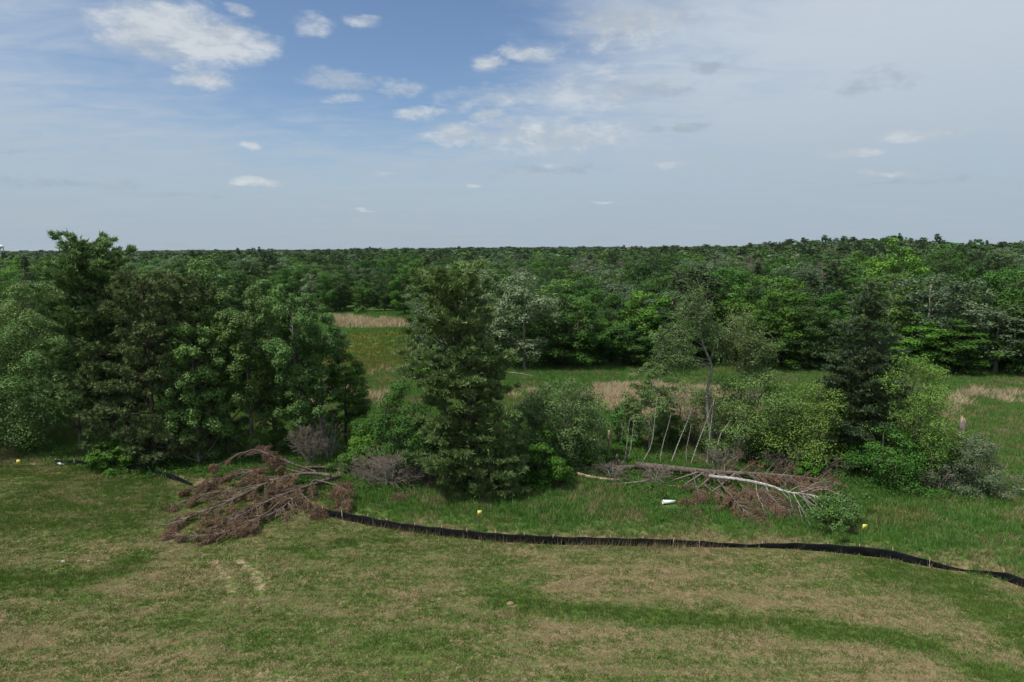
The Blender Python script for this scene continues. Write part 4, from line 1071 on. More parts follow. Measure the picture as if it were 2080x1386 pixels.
    Q = np.array([at_z(a, b) for a, b in zip(t, rows)])
    protos = [tuft(21, 3, .95, .12, .018, 'grass_straw', .9), tuft(22, 4, .7, .15, .018, 'grass_straw', .6), tuft(23, 2, 1.2, .1, .018, 'grass_straw', 1.3)]
    s = rng.uniform(.5, 1.15, len(t))
    scatter('dry_stalks', 'dry straw stalks standing and leaning along the silt fence', 'grass', np.stack([Q[:, 0], Q[:, 1], gz(Q[:, 0], Q[:, 1])], -1), rng.random(len(t)) * 6.28, s, s, rng.integers(0, 3, len(t)), protos)
grasses()

# ------------------------------------------------------------------ silt fence
def silt_fence(pix, label, heights, stake_every, seed):
    rng = np.random.default_rng(seed)
    base = np.array([on_ground(a, b) for a, b in pix])
    n = len(base) * 7
    C = np.stack([np.interp(np.linspace(0, len(base) - 1, n), np.arange(len(base)), base[:, j]) for j in range(3)], -1); hh = np.interp(np.linspace(0, 1, n), np.linspace(0, 1, len(heights)), heights)
    C[:, 2] = gz(C[:, 0], C[:, 1])
    d = unit(np.gradient(C, axis=0)); nrm = np.stack([-d[:, 1], d[:, 0], np.zeros(n)], -1)
    seg = np.concatenate([[0], np.cumsum(np.linalg.norm(np.diff(C[:, :2], axis=0), axis=1))])
    sag = np.abs(np.sin(np.pi * seg / stake_every))
    hh = hh * (1 - 0.10 * sag) * (1 + .02 * np.sin(seg * .55))
    lv = np.array([-.06, .12, .35, .6, .82, 1.0]); bul = np.array([-.03, .0, .02, .02, .01, .0])
    rows = []
    for l, b in zip(lv, bul):
        off = b * (0.4 + sag) + .02 * np.sin(seg * 3.1 + l * 4) + (1 - l) * 0
        rows.append(C - nrm * off[:, None] + np.array([0, 0, 1]) * (hh * l)[:, None])
    V = np.concatenate(rows); k = len(lv)
    V2 = V + np.tile(nrm, (k, 1)) * 0.012
    i = np.arange(k - 1)[:, None] * n + np.arange(n - 1)[None]
    q = np.stack([i, i + 1, i + n + 1, i + n], -1).reshape(-1, 4)
    q2 = q[:, ::-1] + len(V)
    t = (k - 1) * n + np.arange(n - 1); rim = np.stack([t, t + 1, t + 1 + len(V), t + len(V)], -1)
    me = make_mesh('fabric', np.concatenate([V, V2]) - C[0], np.concatenate([q, q2, rim]), mat='fence_fabric', smooth=True)
    o = thing('silt_fence', label, 'fence', C[0])
    part('fabric', me, o)
    for s in np.arange(0, seg[-1], stake_every):
        j = int(np.argmin(np.abs(seg - s))); tb = TB()
        p = C[j] - C[0] + nrm[j] * .035; tl = rng.normal(size=2) * .05
        h = hh[j] + .16
        tb.tube([p + [0, 0, -.1], p + [tl[0], tl[1], h]], .026, 4)
        part('stake', tb.mesh('stake', 'stake_wood'), o)
silt_fence(FENCE_L, 'black silt fence at the foot of the left tree stand', [.45, .6, .62, .65, .6, .55, .3], 2.2, 1)
silt_fence(FENCE_R, 'long black silt fence crossing the lawn from the dead pine to the right edge',
           [.62, .66, .68, .66, .68, .66, .66, .66, .64, .62, .6, .58, .5, .38, .25, .38, .5, .6, .64, .66, .62, .5, .3, .16, .34, .58, .62, .62, .62], 2.0, 2)

# ------------------------------------------------------------------ small yellow marker signs
def box(sx, sy, sz, c=(0, 0, 0)):
    v = np.array([(a, b, d) for d in (-1, 1) for b in (-1, 1) for a in (-1, 1)]) * np.array([sx, sy, sz]) / 2 + np.array(c)
    q = [(0, 2, 3, 1), (4, 5, 7, 6), (0, 1, 5, 4), (2, 6, 7, 3), (0, 4, 6, 2), (1, 3, 7, 5)]
    return v, np.array(q)
for (px, base, top, lab, tilt) in ((974, 1070, 1037, 'yellow marker sign on a thin post in front of the central pine', 0.02), (1750, 1106, 1065, 'yellow marker sign beside the fallen birch crown', 0.10),
                                   (41, 962, 934, 'yellow marker sign at the left edge of the lawn', -0.03)):
    p, H, _ = place(px, base, top)
    o = thing('marker_sign', lab, 'sign', p, 'yellow marker signs'); o.rotation_euler = (0, tilt, 0.1)
    tb = TB(); tb.tube([(0, 0, -.1), (0.01, 0, H * .5), (0, 0, H)], .016, 6); part('post', tb.mesh('post', 'post_dark'), o)
    w, h = .30, .38
    v, q = box(w, .012, h, (0, -.025, H - h / 2)); sp_ = part('sign_panel', make_mesh('sign_panel', v, q, mat='sign_border'), o)
    v, q = box(w * .72, .006, h * .76, (0, -.034, H - h / 2)); part('printed_field', make_mesh('printed_field', v, q, mat='sign_yellow'), sp_)
    v, q = box(w * .38, .004, h * .34, (.0, -.039, H - h * .5)); part('printed_symbol', make_mesh('printed_symbol', v, q, mat='sign_print'), sp_)

# ------------------------------------------------------------------ fallen and broken wood
def lying_stem(tb, pts, r0, r1, n=10, sides=8):
    P = curve_pts(pts, n); tb.tube(P, np.linspace(r0, r1, n), sides); return P
def boughs(P, rng, t0, t1, count, length, angle, leafm_needles, needle_n, droop, tb, nL=.24, nW=.05, bare=0.2, side=None, upk=.3, fan=3):
    """side branches along a lying stem; returns needle bases, directions, tints"""
    B, Dv, T = [], [], []
    k = len(P); ts = np.linspace(0, 1, k); ax = unit(np.gradient(P, axis=0))
    for i in range(count):
        t = rng.uniform(t0, t1); p = np.array([np.interp(t, ts, P[:, j]) for j in range(3)]); a = np.array([np.interp(t, ts, ax[:, j]) for j in range(3)])
        s = rng.choice([-1, 1]) if side is None else side
        sdv = unit(np.cross(a, [0, 0, 1.0])) * s
        th = rng.uniform(*angle)
        d = unit(a * math.cos(th) + sdv * math.sin(th) + np.array([0, 0, upk * rng.uniform(-.35, 1.1)]))
        l = length * rng.uniform(.45, 1.1) * (1.1 - .6 * t)
        s5 = np.linspace(0, 1, 5)
        path = p + d * (l * s5)[:, None] + np.array([0, 0, -1.0]) * (droop * l * s5 ** 2)[:, None]
        path[:, 2] = np.maximum(path[:, 2], .06)
        tb.tube(path, np.linspace(.02 + .012 * l, .006, 5), 4, cap=False)
        isbare = rng.random() < bare; bt = rng.random()
        for f in range(fan):
            u = rng.uniform(.3, .95); q = np.array([np.interp(u, s5, path[:, j]) for j in range(3)])
            d2 = unit(d + rng.normal(size=3) * .5); l2 = l * rng.uniform(.25, .5); e = q + d2 * l2; e[2] = max(e[2] - .2 * l2, .05)
            tb.tube([q, (q + e) / 2, e], [.012, .009, .004], 3, cap=False)
            if not isbare:
                m = int(needle_n * l2); u2 = rng.random(m)[:, None]; c = q + (e - q) * u2 + rng.normal(size=(m, 3)) * .05
                B.append(c); Dv.append(d2 * .6 + np.array([0, 0, -.75]) + rng.normal(size=(m, 3)) * .45); T.append(np.clip(.1 + .45 * bt + .45 * rng.random(m), 0, 1))
        if not isbare:
            m = int(needle_n * l); u2 = .25 + .75 * rng.random(m); c = np.stack([np.interp(u2, s5, path[:, j]) for j in range(3)], -1) + rng.normal(size=(m, 3)) * .07
            B.append(c); Dv.append(d * .6 + np.array([0, 0, -.75]) + rng.normal(size=(m, 3)) * .45); T.append(np.clip(.1 + .45 * bt + .45 * rng.random(m), 0, 1))
    return B, Dv, T
def needle_part(name, B, Dv, T, parent, origin, mat, nL, nW, rng):
    B = np.concatenate(B); Dv = np.concatenate(Dv); T = np.concatenate(T)
    B[:, 2] = np.maximum(B[:, 2], .05)
    V, tri = spikes(B, Dv, nL * rng.uniform(.6, 1.2, len(B)), nW, rng); V[:, 2] = np.maximum(V[:, 2], .015)
    return part(name, make_mesh(name, V - origin, None, tri, T, mat), parent)

def dead_pine():
    rng = np.random.default_rng(71)
    org = on_ground(690, 962)
    o = thing('fallen_pine', 'fallen dead pine with rust-brown needles lying over the left end of the fence', 'fallen tree', org)
    Z = at_z
    stems = [
        ([Z(672, 966, .9), Z(616, 962, 1.1), Z(545, 980, 1.1), Z(464, 1020, .9), Z(405, 1042, .6), Z(345, 1066, .25)], .17, .025),
        ([Z(690, 966, .5), Z(645, 982, .7), Z(601, 996, .9), Z(545, 1018, .8), Z(490, 1046, .6), Z(420, 1078, .2)], .18, .025),
        ([Z(640, 958, .9), Z(601, 945, 1.6), Z(554, 927, 2.4), Z(509, 914, 2.6), Z(432, 950, 1.2)], .11, .02),
        ([Z(640, 962, .9), Z(607, 960, 1.2), Z(563, 950, 1.6), Z(500, 960, 1.5), Z(440, 975, 1.0), Z(385, 1000, .5)], .12, .02),
        ([Z(690, 955, .4), Z(660, 950, .6), Z(620, 950, .9)], .15, .10),
        ([Z(640, 975, .7), Z(600, 1010, .7), Z(560, 1040, .5), Z(500, 1068, .25)], .09, .02),
        ([Z(600, 992, .9), Z(625, 1015, .8), Z(648, 1040, .35)], .07, .02),
        ([Z(590, 1000, .8), Z(530, 1050, .6), Z(440, 1085, .35), Z(350, 1086, .15)], .08, .02),
        ([Z(640, 975, .9), Z(680, 985, 1.5), Z(705, 1000, 1.3), Z(690, 1035, .4)], .07, .015),
        ([Z(560, 975, 1.0), Z(480, 995, .9), Z(410, 1005, .6), Z(350, 1030, .2)], .07, .015),
    ]
    for i, (pts, r0, r1) in enumerate(stems):
        tb = TB(); P = lying_stem(tb, pts, r0, r1, 12)
        c, l, nn = [(60, 2.7, 120), (62, 2.6, 120), (34, 2.3, 130), (38, 2.4, 120), (3, .8, 10), (30, 1.9, 110), (18, 1.4, 120), (34, 2.0, 110), (20, 1.3, 120), (26, 1.9, 100)][i]
        sb = TB()
        B, Dv, T = boughs(P, rng, .22 if i < 2 else .3, .99, c, l, (.35, .95), 'needle_dead', nn, .35, sb, bare=.42 if i != 4 else 1.0, fan=6)
        for t_ in (tb, sb): t_.V = [v - org for v in t_.V]
        s_ = part('stem', tb.mesh('stem', 'bark_dead'), o)
        part('boughs', sb.mesh('boughs', 'twig_grey', .65), s_)
        if B: needle_part('dead_needles', B, Dv, T, s_, org, 'needle_dead', .25, .030, rng)
dead_pine()

def lying_pine():
    rng = np.random.default_rng(72); Z = at_z
    org = on_ground(1292, 962)
    o = thing('fallen_pine', 'long fallen pine log with broken branches behind the white pipe', 'fallen tree', org)
    tb = TB(); P = lying_stem(tb, [Z(1290, 946, .85), Z(1360, 952, .85), Z(1440, 959, .85), Z(1530, 963, .9), Z(1610, 968, .9), Z(1690, 978, .7)], .36, .05, 14, 10)
    sb = TB()
    B, Dv, T = boughs(P, rng, .30, .98, 46, 2.4, (.5, 1.25), 'needle_dead', 45, .5, sb, bare=.5, side=1, upk=.0, fan=4)
    b2 = boughs(P, rng, .45, .98, 22, 2.6, (.3, .9), 'needle_dead', 45, .1, sb, bare=.5, side=-1, upk=1.2)
    B += b2[0]; Dv += b2[1]; T += b2[2]
    b3 = boughs(P, rng, .6, .98, 30, 3.0, (.15, .6), 'needle_dead', 60, .2, sb, bare=.15, upk=.2)
    B += b3[0]; Dv += b3[1]; T += b3[2]
    for t in (.03, .1, .17, .26, .33, .4, .47):      # short snapped stubs and props
        p = np.array([np.interp(t, np.linspace(0, 1, 14), P[:, j]) for j in range(3)])
        for _ in range(2):
            a = rng.uniform(0, 6.28); l = rng.uniform(.4, .9); e = p + np.array([.2 * rng.normal(), -abs(math.cos(a)) * l, math.sin(a) * l]); e[2] = max(e[2], .02)
            sb.tube([p, e], [.045, .02], 5)
    for t, e in ((.43, Z(1408, 1000, .02)), (.38, Z(1378, 992, .02)), (.52, Z(1424, 1016, .02)), (.36, Z(1342, 985, .02))):
        p = np.array([np.interp(t, np.linspace(0, 1, 14), P[:, j]) for j in range(3)]); sb.tube(curve_pts([p, (p + e) / 2 + [.1, -.1, .1], e], 5), np.linspace(.10, .04, 5), 6)
    for t_ in (tb, sb): t_.V = [v - org for v in t_.V]
    part('trunk', tb.mesh('trunk', 'bark_dead'), o); part('branches', sb.mesh('branches', 'twig_grey', .5), o)
    needle_part('dead_needles', B, Dv, T, o, org, 'needle_dead', .22, .045, rng)
lying_pine()
def broken_top():
    rng = np.random.default_rng(75); Z = at_z; org = on_ground(1470, 990)
    o = thing('broken_pine_top', 'broken rust-brown pine boughs heaped in front of the lying log and birch', 'fallen branches', org)
    for pts, r0, c, l in (([Z(1452, 968, .8), Z(1478, 1000, .9), Z(1505, 1030, .6), Z(1542, 1058, .15)], .07, 44, 1.9), ([Z(1530, 970, .9), Z(1560, 1005, .9), Z(1590, 1030, .6), Z(1618, 1048, .2)], .06, 40, 1.9),
                          ([Z(1408, 968, .8), Z(1416, 992, .8), Z(1420, 1012, .5), Z(1426, 1034, .1)], .05, 22, 1.2), ([Z(1490, 968, .8), Z(1520, 1000, .7), Z(1556, 1020, .5), Z(1580, 1042, .2)], .06, 36, 1.8),
                          ([Z(1430, 985, .5), Z(1460, 1005, .7), Z(1490, 1012, .5), Z(1510, 1030, .2)], .05, 28, 1.5), ([Z(1600, 972, 1.0), Z(1640, 985, 1.2), Z(1680, 990, .9)], .05, 30, 1.6)):
        tb = TB(); P = lying_stem(tb, pts, r0, .015, 9, 6); sb = TB()
        B, Dv, T = boughs(P, rng, .2, .99, c, l, (.3, .9), 'needle_dead', 95, .35, sb, bare=.35, fan=4)
        for t_ in (tb, sb): t_.V = [v - org for v in t_.V]
        s_ = part('bough', tb.mesh('bough', 'bark_dead'), o); part('twigs', sb.mesh('twigs', 'twig_grey', .6), s_, stuff=True)
        needle_part('dead_needles', B, Dv, T, s_, org, 'needle_dead', .24, .032, rng)
broken_top()

def fallen_birch():
    rng = np.random.default_rng(73); Z = at_z
    org = on_ground(1440, 985)
    o = thing('fallen_birch', 'fallen white-barked birch with a green leafy crown in front of the pine log', 'fallen tree', org)
    tb = TB(); P = lying_stem(tb, [Z(1440, 968, 1.0), Z(1500, 974, 1.1), Z(1560, 986, 1.2), Z(1602, 1001, 1.2), Z(1640, 1004, 1.1), Z(1690, 1018, .9)], .16, .05, 12, 8)
    br = TB(); ends = []
    tips = [(1675, 993, 1.3), (1700, 985, 1.2), (1640, 1020, .9), (1655, 1050, .4), (1630, 1060, .2), (1672, 1068, .25), (1690, 1075, .2), (1712, 1010, 1.4), (1730, 1030, 1.0), (1745, 1050, .5), (1610, 1040, .3),
            (1585, 1035, .3), (1570, 1020, .4), (1720, 1070, .25), (1690, 1040, .9), (1600, 985, 1.4), (1560, 1048, .2), (1660, 1000, 1.2), (1735, 1020, 1.1), (1648, 1072, .12)]
    for (a, b, z) in tips:
        e = Z(a, b, z); t = float(np.clip(np.interp(a, [1560, 1740], [.45, .98]) - rng.uniform(.0, .16), .3, .97)); p = np.array([np.interp(t, np.linspace(0, 1, 12), P[:, j]) for j in range(3)])
        m = (p + e) / 2 + np.array([0, 0, .35]) + rng.normal(size=3) * .12
        m = m + rng.normal(size=3) * .25; Q = curve_pts([p, m, e], 6); Q[:, 2] = np.maximum(Q[:, 2], .05); br.tube(Q, np.linspace(.034, .009, 6), 5, cap=False); ends.append(e)
        for _ in range(7):
            u = rng.uniform(.35, 1); q = np.array([np.interp(u, np.linspace(0, 1, 6), Q[:, j]) for j in range(3)]); e2 = q + unit(e - p + rng.normal(size=3) * .8) * rng.uniform(.3, .8); e2[2] = max(e2[2], .04)
            br.tube([q, (q + e2) / 2 + rng.normal(size=3) * .05, e2], [.016, .012, .006], 4, cap=False)
    C = []; rr = []
    for _ in range(64):
        c = Z(1702 + rng.normal() * 24, 1032 + rng.normal() * 18, rng.uniform(.4, 1.5)); C.append(c); rr.append(rng.uniform(.35, .65))
    C = np.array(C); rr = np.array(rr); ci = np.repeat(np.arange(len(C)), 125); dv = unit(rng.normal(size=(len(ci), 3)))
    Pl = C[ci] + dv * (rr[ci] * rng.random(len(ci)) ** .4)[:, None] * np.array([1, 1, .7]); Pl[:, 2] = np.maximum(Pl[:, 2], .05)
    tint = np.clip(.05 + .3 * rng.random(len(C))[ci] + .35 * rng.random(len(ci)), 0, 1)
    V, Q, tint = leaves(Pl, dv * .5 + rng.normal(size=dv.shape) * .6 + [0, 0, .5], .17 * rng.uniform(.7, 1.2, len(ci)), .11, rng, tint)
    for t_ in (tb, br): t_.V = [v - org for v in t_.V]
    part('trunk', tb.mesh('trunk', 'bark_birch'), o); part('branches', br.mesh('branches', 'bark_pale'), o)
    part('crown', make_mesh('crown', V - org, Q, None, tint, 'leaf_aspen'), o)
fallen_birch()

def log(name, label, pts, r0, r1, mat, twigs=0, seed=0, up=.4, tl=.8, group=None):
    rng = np.random.default_rng(seed); org = np.array(pts[0]); org = np.array([org[0], org[1], gz1(org[0], org[1])])
    o = thing(name, label, 'log', org, group)
    tb = TB(); P = lying_stem(tb, pts, r0, r1, 9, 8); tb.V = [v - org for v in tb.V]
    part('trunk', tb.mesh('trunk', mat), o)
    if twigs:
        sb = TB()
        for _ in range(twigs):
            t = rng.uniform(.1, 1); p = np.array([np.interp(t, np.linspace(0, 1, 9), P[:, j]) for j in range(3)]) - org
            d = unit(rng.normal(size=3) * np.array([1, 1, .6]) + np.array([0, -.2, up])); l = tl * rng.uniform(.4, 1.3); e = p + d * l; e[2] = max(e[2] - .2 * l, .03)
            sb.tube(curve_pts([p, (p + e) / 2 + rng.normal(size=3) * .1 * l + [0, 0, .1 * l], e], 5), np.linspace(.03, .008, 5), 4, cap=False)
            for _ in range(3):
                q = p + (e - p) * rng.uniform(.4, 1); e2 = q + unit(d + rng.normal(size=3) * .8) * l * .4; e2[2] = max(e2[2], .03); sb.tube([q, e2], [.012, .005], 3, cap=False)
        part('branches', sb.mesh('branches', 'twig_grey', .6), o)
    return o
Z = at_z
log('fallen_log', 'grey log end cut off beside the low shrub by the dead pine', [Z(690, 962, .35), Z(664, 974, .4), Z(640, 984, .4)], .17, .15, 'bark_grey', 4, 1)
log('fallen_log', 'dark log lying behind the grey log end by the dead pine', [Z(672, 948, .5), Z(640, 952, .6), Z(612, 957, .7)], .16, .13, 'bark_dead', 6, 2)
log('fallen_log', 'weathered log with snapped branches in the grass left of the central pine', [Z(885, 968, .25), Z(845, 970, .3), Z(800, 966, .35)], .14, .08, 'bark_dead', 16, 3, tl=1.2)
log('fallen_log', 'split pale log lying left of the long pine log', [Z(1172, 963, .25), Z(1215, 972, .3), Z(1262, 976, .25)], .17, .10, 'wood_split', 10, 4)
log('fallen_log', 'grey-brown log half buried in weeds left of the long pine log', [Z(1158, 955, .3), Z(1205, 950, .5), Z(1262, 950, .6), Z(1300, 948, .6)], .22, .17, 'bark_dead', 8, 14)
log('fallen_branch', 'curved pale branch on the grass under the long pine log', [Z(1225, 985, .1), Z(1290, 980, .35), Z(1330, 972, .4)], .07, .04, 'bark_pale', 12, 5, tl=.9)
log('fallen_branch', 'long thin branch lying in front of the pine log', [Z(1345, 985, .15), Z(1400, 990, .15), Z(1440, 988, .3), Z(1470, 1005, .2)], .05, .02, 'bark_pale', 14, 6)
log('fallen_branch', 'pale broken branch in the grass at the right edge of the photo', [Z(2058, 990, .15), Z(2078, 995, .2), Z(2110, 997, .2)], .09, .05, 'wood_split', 6, 7)
log('fallen_branch', 'pale dead branch on the meadow edge right of the central pine', [Z(1036, 757, .4), Z(1062, 760, .3), Z(1085, 764, .2)], .09, .04, 'bark_pale', 5, 8)

# dead brush and standing dead stems
def brush(name, label, px, base, top, hw, seed, **kw):
    p, H, Rr = place(px, base, top, hw)
    a = dict(n1=16, n2=6, n3=2, tr=.05, cb=.15, upk=1.0, stems=1); a.update(kw)
    tm, wm = gen_bare(seed, H, Rr, a['n1'], a['n2'], a['n3'], kw.get('bark', 'bark_pale') if 'bark' in kw else 'bark_pale', 'twig_grey', a['tr'], a['cb'], a['upk'], a['stems'])
    o = thing(name, label, 'dead shrub', p); part('trunk', tm, o); part('twigs', wm, o, stuff=True)
brush('dead_shrub', 'leafless grey shrub standing behind the fallen dead pine', 632, 945, 862, 44, 1, n1=14, n2=9, n3=4, stems=6)
brush('dead_shrub', 'pale bare stems standing left of the bright green shrub', 668, 938, 845, 32, 2, n1=6, n2=4, n3=1, stems=9)
brush('dead_shrub', 'bleached leafless crown spilling over the log left of the central pine', 792, 990, 914, 60, 3, n1=20, n2=8, n3=3, stems=6, upk=.3, tr=.075)
brush('dead_shrub', 'grey bare brush in front of the bleached crown', 845, 985, 935, 34, 4, n1=14, n2=8, n3=3, stems=5, upk=.2)
brush('dead_shrub', 'grey dead brush under the crooked birch', 1520, 945, 870, 44, 5, n1=9, n2=6, n3=2, stems=5)
brush('dead_shrub', 'tangle of bare twigs at the foot of the dark spruce', 1690, 968, 920, 40, 6, n1=8, n2=6, n3=2, stems=4, upk=.4)

brush('dead_shrub', 'pale arching dead branches beside the logs left of the central pine', 745, 975, 922, 44, 7, n1=12, n2=7, n3=3, stems=5, upk=.35)
brush('dead_shrub', 'grey twig tangle at the left end of the long pine log', 1245, 975, 935, 40, 8, n1=8, n2=7, n3=3, stems=5, upk=.3)
brush('dead_shrub', 'brown twig tangle under the left part of the long pine log', 1330, 985, 948, 44, 9, n1=8, n2=7, n3=3, stems=5, upk=.3)
brush('dead_shrub', 'dense dead twigs behind the middle of the long pine log', 1460, 962, 905, 40, 10, n1=8, n2=6, n3=2, stems=6, upk=.6)
brush('dead_shrub', 'arching dead branches at the top end of the long pine log', 1590, 968, 905, 50, 11, n1=10, n2=7, n3=3, stems=5, upk=.5)
brush('dead_shrub', 'grey dead twigs between the willow foot and the broken stump', 1905, 1000, 950, 40, 12, n1=8, n2=6, n3=2, stems=5, upk=.4)
def mound(name, label, px, base, hw, h, count, seed, cat='brush pile'):
    rng = np.random.default_rng(seed); p = on_ground(px, base); r = hw * np.linalg.norm(p - [0, 0, CAMZ]) / F
    d = unit(rng.normal(size=(count, 3))); d[:, 2] = np.abs(d[:, 2])
    B = d * np.array([r, r, h]) * (rng.random(count) ** .4)[:, None] * .8
    V, T = spikes(B, d * .7 + rng.normal(size=d.shape) * .4 + [0, 0, -.25], .24 * rng.uniform(.6, 1.3, count), .04, rng); V[:, 2] = np.maximum(V[:, 2], .01)
    o = thing(name, label, cat, p); part('dead_needles', make_mesh('dead_needles', V, None, T, rng.random(count), 'needle_dead'), o)
    tb = TB()
    for _ in range(9):
        e = unit(rng.normal(size=3)) * np.array([r, r, h]); e[2] = abs(e[2]) + .05; tb.tube([[0, 0, 0], e * .5 + rng.normal(size=3) * .05, e * 1.05], [.02, .014, .006], 4, cap=False)
    part('twigs', tb.mesh('twigs', 'twig_grey', .4), o)
mound('needle_tuft', 'round clump of rust-brown dead needles beside the white pipe', 1391, 1030, 15, .75, 900, 1)
mound('needle_tuft', 'drooping brown dead bough right of the round needle clump', 1421, 1028, 14, .9, 900, 2)
mound('needle_tuft', 'grey-brown tuft of dead twigs lower right of the needle clump', 1416, 1046, 13, .4, 420, 3)
mound('needle_tuft', 'small brown tuft in the grass above the white pipe', 1345, 1000, 9, .5, 300, 4)
mound('needle_tuft', 'pale brown tuft below the middle of the pine log', 1381, 1000, 9, .5, 300, 5)
mound('needle_tuft', 'brown dead bough tip hanging below the fallen birch trunk', 1540, 1052, 17, .8, 1100, 6)
mound('needle_tuft', 'brown boughs piled at the end of the silt fence', 650, 1050, 24, .8, 1700, 7)
mound('needle_tuft', 'reddish bough arching over the grass right of the dead pine', 690, 1012, 30, 1.2, 1500, 8)
mound('needle_tuft', 'brown twig heap in the grass left of the central pine', 808, 1018, 22, .6, 800, 9)

def stump(name, label, px, base, top, r, mat, seed, lean=(0, 0), twigs=5, jag=.5):
    rng = np.random.default_rng(seed); p, H, _ = place(px, base, top)
    o = thing(name, label, 'tree stump', p)
    tb = TB(); e = np.array([lean[0], lean[1], H * .93]); tb.tube(curve_pts([[0, 0, -.1], e * .5 + [.04, 0, 0], e], 6), r * np.array([1.35, 1.1, 1, .95, .9, .8]), 8)
    part('trunk', tb.mesh('trunk', mat), o)
    sb = TB()
    for k in range(5):
        a = k * 1.26; b = e + np.array([math.cos(a), math.sin(a), 0]) * r * .5 - [0, 0, .15]; sb.tube([b, b + [rng.normal() * .04, rng.normal() * .04, H * .07 * rng.uniform(.3, 1.6) + .1]], [r * .42, .008], 4)
    part('splintered_top', sb.mesh('splintered_top', 'wood_split'), o)
    if twigs:
        tw = TB()
        for _ in range(twigs):
            q = e * rng.uniform(.3, 1); d = unit(rng.normal(size=3) + [0, 0, .4]); l = rng.uniform(.5, 1.3); f = q + d * l
            tw.tube(curve_pts([q, (q + f) / 2 + [0, 0, .15], f + [0, 0, -.2]], 5), np.linspace(.025, .006, 5), 4, cap=False)
        part('branches', tw.mesh('branches', 'twig_grey', .6), o)
stump('broken_stump', 'tall broken grey trunk with dangling twigs above the silvery bush', 1941, 988, 843, .28, 'bark_grey', 1, (.15, 0), 16)
stump('broken_stump', 'snapped pale snag between the small spruce and the log', 1236, 932, 872, .11, 'wood_split', 2, (0, 0), 9)
stump('broken_stump', 'rotten brown stump under the bright willow', 1850, 975, 945, .2, 'wood_split', 3, (.25, 0), 3)
stump('broken_stump', 'thin broken pale stem right of the willow foot', 1894, 968, 918, .06, 'bark_pale', 4, (-.3, 0), 3)
stump('broken_stump', 'short dark stump behind the left end of the pine log', 1250, 955, 922, .16, 'bark_dead', 5, (.1, 0), 4)

SAP = [  # base pixel, bend, tip: thin pale stems leaning behind the pine log
    ([(1302, 941), (1323, 905), (1330, 850)], .05, 'pale sapling stem bent at its foot, behind the left half of the log'),
    ([(1274, 940), (1282, 905), (1286, 870)], .04, 'thin straight stem behind the left end of the log'),
    ([(1340, 940), (1346, 905), (1356, 870)], .045, 'pale leaning stem, second right of the bent sapling'),
    ([(1362, 942), (1378, 900), (1394, 862)], .055, 'pale stem leaning right behind the middle of the log'),
    ([(1402, 946), (1416, 905), (1434, 858)], .055, 'longest pale stem leaning right towards the birch thicket'),
    ([(1395, 942), (1394, 915), (1400, 885)], .04, 'short upright pale stem beside the longest leaning one'),
    ([(1436, 945), (1440, 900), (1446, 850)], .10, 'thick grey stem at the foot of the crooked birch'),
    ([(1446, 945), (1470, 870), (1530, 815)], .045, 'thin brown stem arching far right over the thicket'),
    ([(1495, 925), (1508, 880), (1522, 825)], .09, 'pale grey leaning trunk inside the birch thicket'),
    ([(1512, 920), (1514, 895), (1510, 872)], .035, 'short white broken stem in the birch thicket'),
    ([(1204, 938), (1212, 924), (1222, 912)], .035, 'short pale stick leaning right of the small spruce'),
    ([(1268, 944), (1272, 915), (1276, 880)], .07, 'brown standing stem at the left end of the log'),
]
for i, (pp, r, lab) in enumerate(SAP):
    b = on_ground(*pp[0]); Y = b[1]
    pts = [b - [0, 0, .1]] + [at_depth(a, c, Y + .15 * k) for k, (a, c) in enumerate(pp[1:])]
    pts.append(pts[-1] + (pts[-1] - pts[-2]) * np.array([.7, .7, .8]))
    rng = np.random.default_rng(900 + i); o = thing('leaning_stem', lab, 'sapling', b, 'thin stems behind the fallen pine log')
    tb = TB(); P = curve_pts(pts, 8); tb.tube(P - b, np.linspace(r, r * .22, 8), 6)
    part('stem', tb.mesh('stem', 'bark_birch' if i not in (6, 11) else 'bark_pale'), o)
    tw = TB()
    for _ in range(6):
        q = P[rng.integers(3, 8)] - b; e = q + unit(rng.normal(size=3) + [0, 0, .9]) * rng.uniform(.3, .9); tw.tube([q, (q + e) / 2 + rng.normal(size=3) * .05, e], [.014, .01, .004], 4, cap=False)
    part('twigs', tw.mesh('twigs', 'twig_grey', .7), o)

# ------------------------------------------------------------------ litter: pipe, plastic, stones, soil heaps
def pipe():
    a, b = at_z(1346, 1020, .18), at_z(1371, 1019, .14)
    org = np.array([a[0], a[1], gz1(a[0], a[1])]); o = thing('plastic_pipe', 'short white plastic pipe lying in the green grass', 'pipe', org)
    n = 20; d = unit(b - a); u = unit(np.cross(d, [0, 0, 1])); v = np.cross(u, d)
    rings = []
    for p, r in ((a, .16), (b, .12), (b, .105), (a, .145)):
        ang = np.linspace(0, 2 * np.pi, n, endpoint=False); rings.append(p + r * (np.cos(ang)[:, None] * u + np.sin(ang)[:, None] * v))
    V = np.concatenate(rings) - org; j = np.arange(n); Q = []
    for k in range(4):
        k2 = (k + 1) % 4; Q.append(np.stack([k * n + j, k * n + (j + 1) % n, k2 * n + (j + 1) % n, k2 * n + j], -1))
    part('pipe_wall', make_mesh('pipe_wall', V, np.concatenate(Q), mat='pipe_white', smooth=False), o)
    tb = TB(); tb.tube([a - org + d * .0, a - org + d * .07], .172, 16, cap=False); part('collar', tb.mesh('collar', 'pipe_white'), o)
pipe()
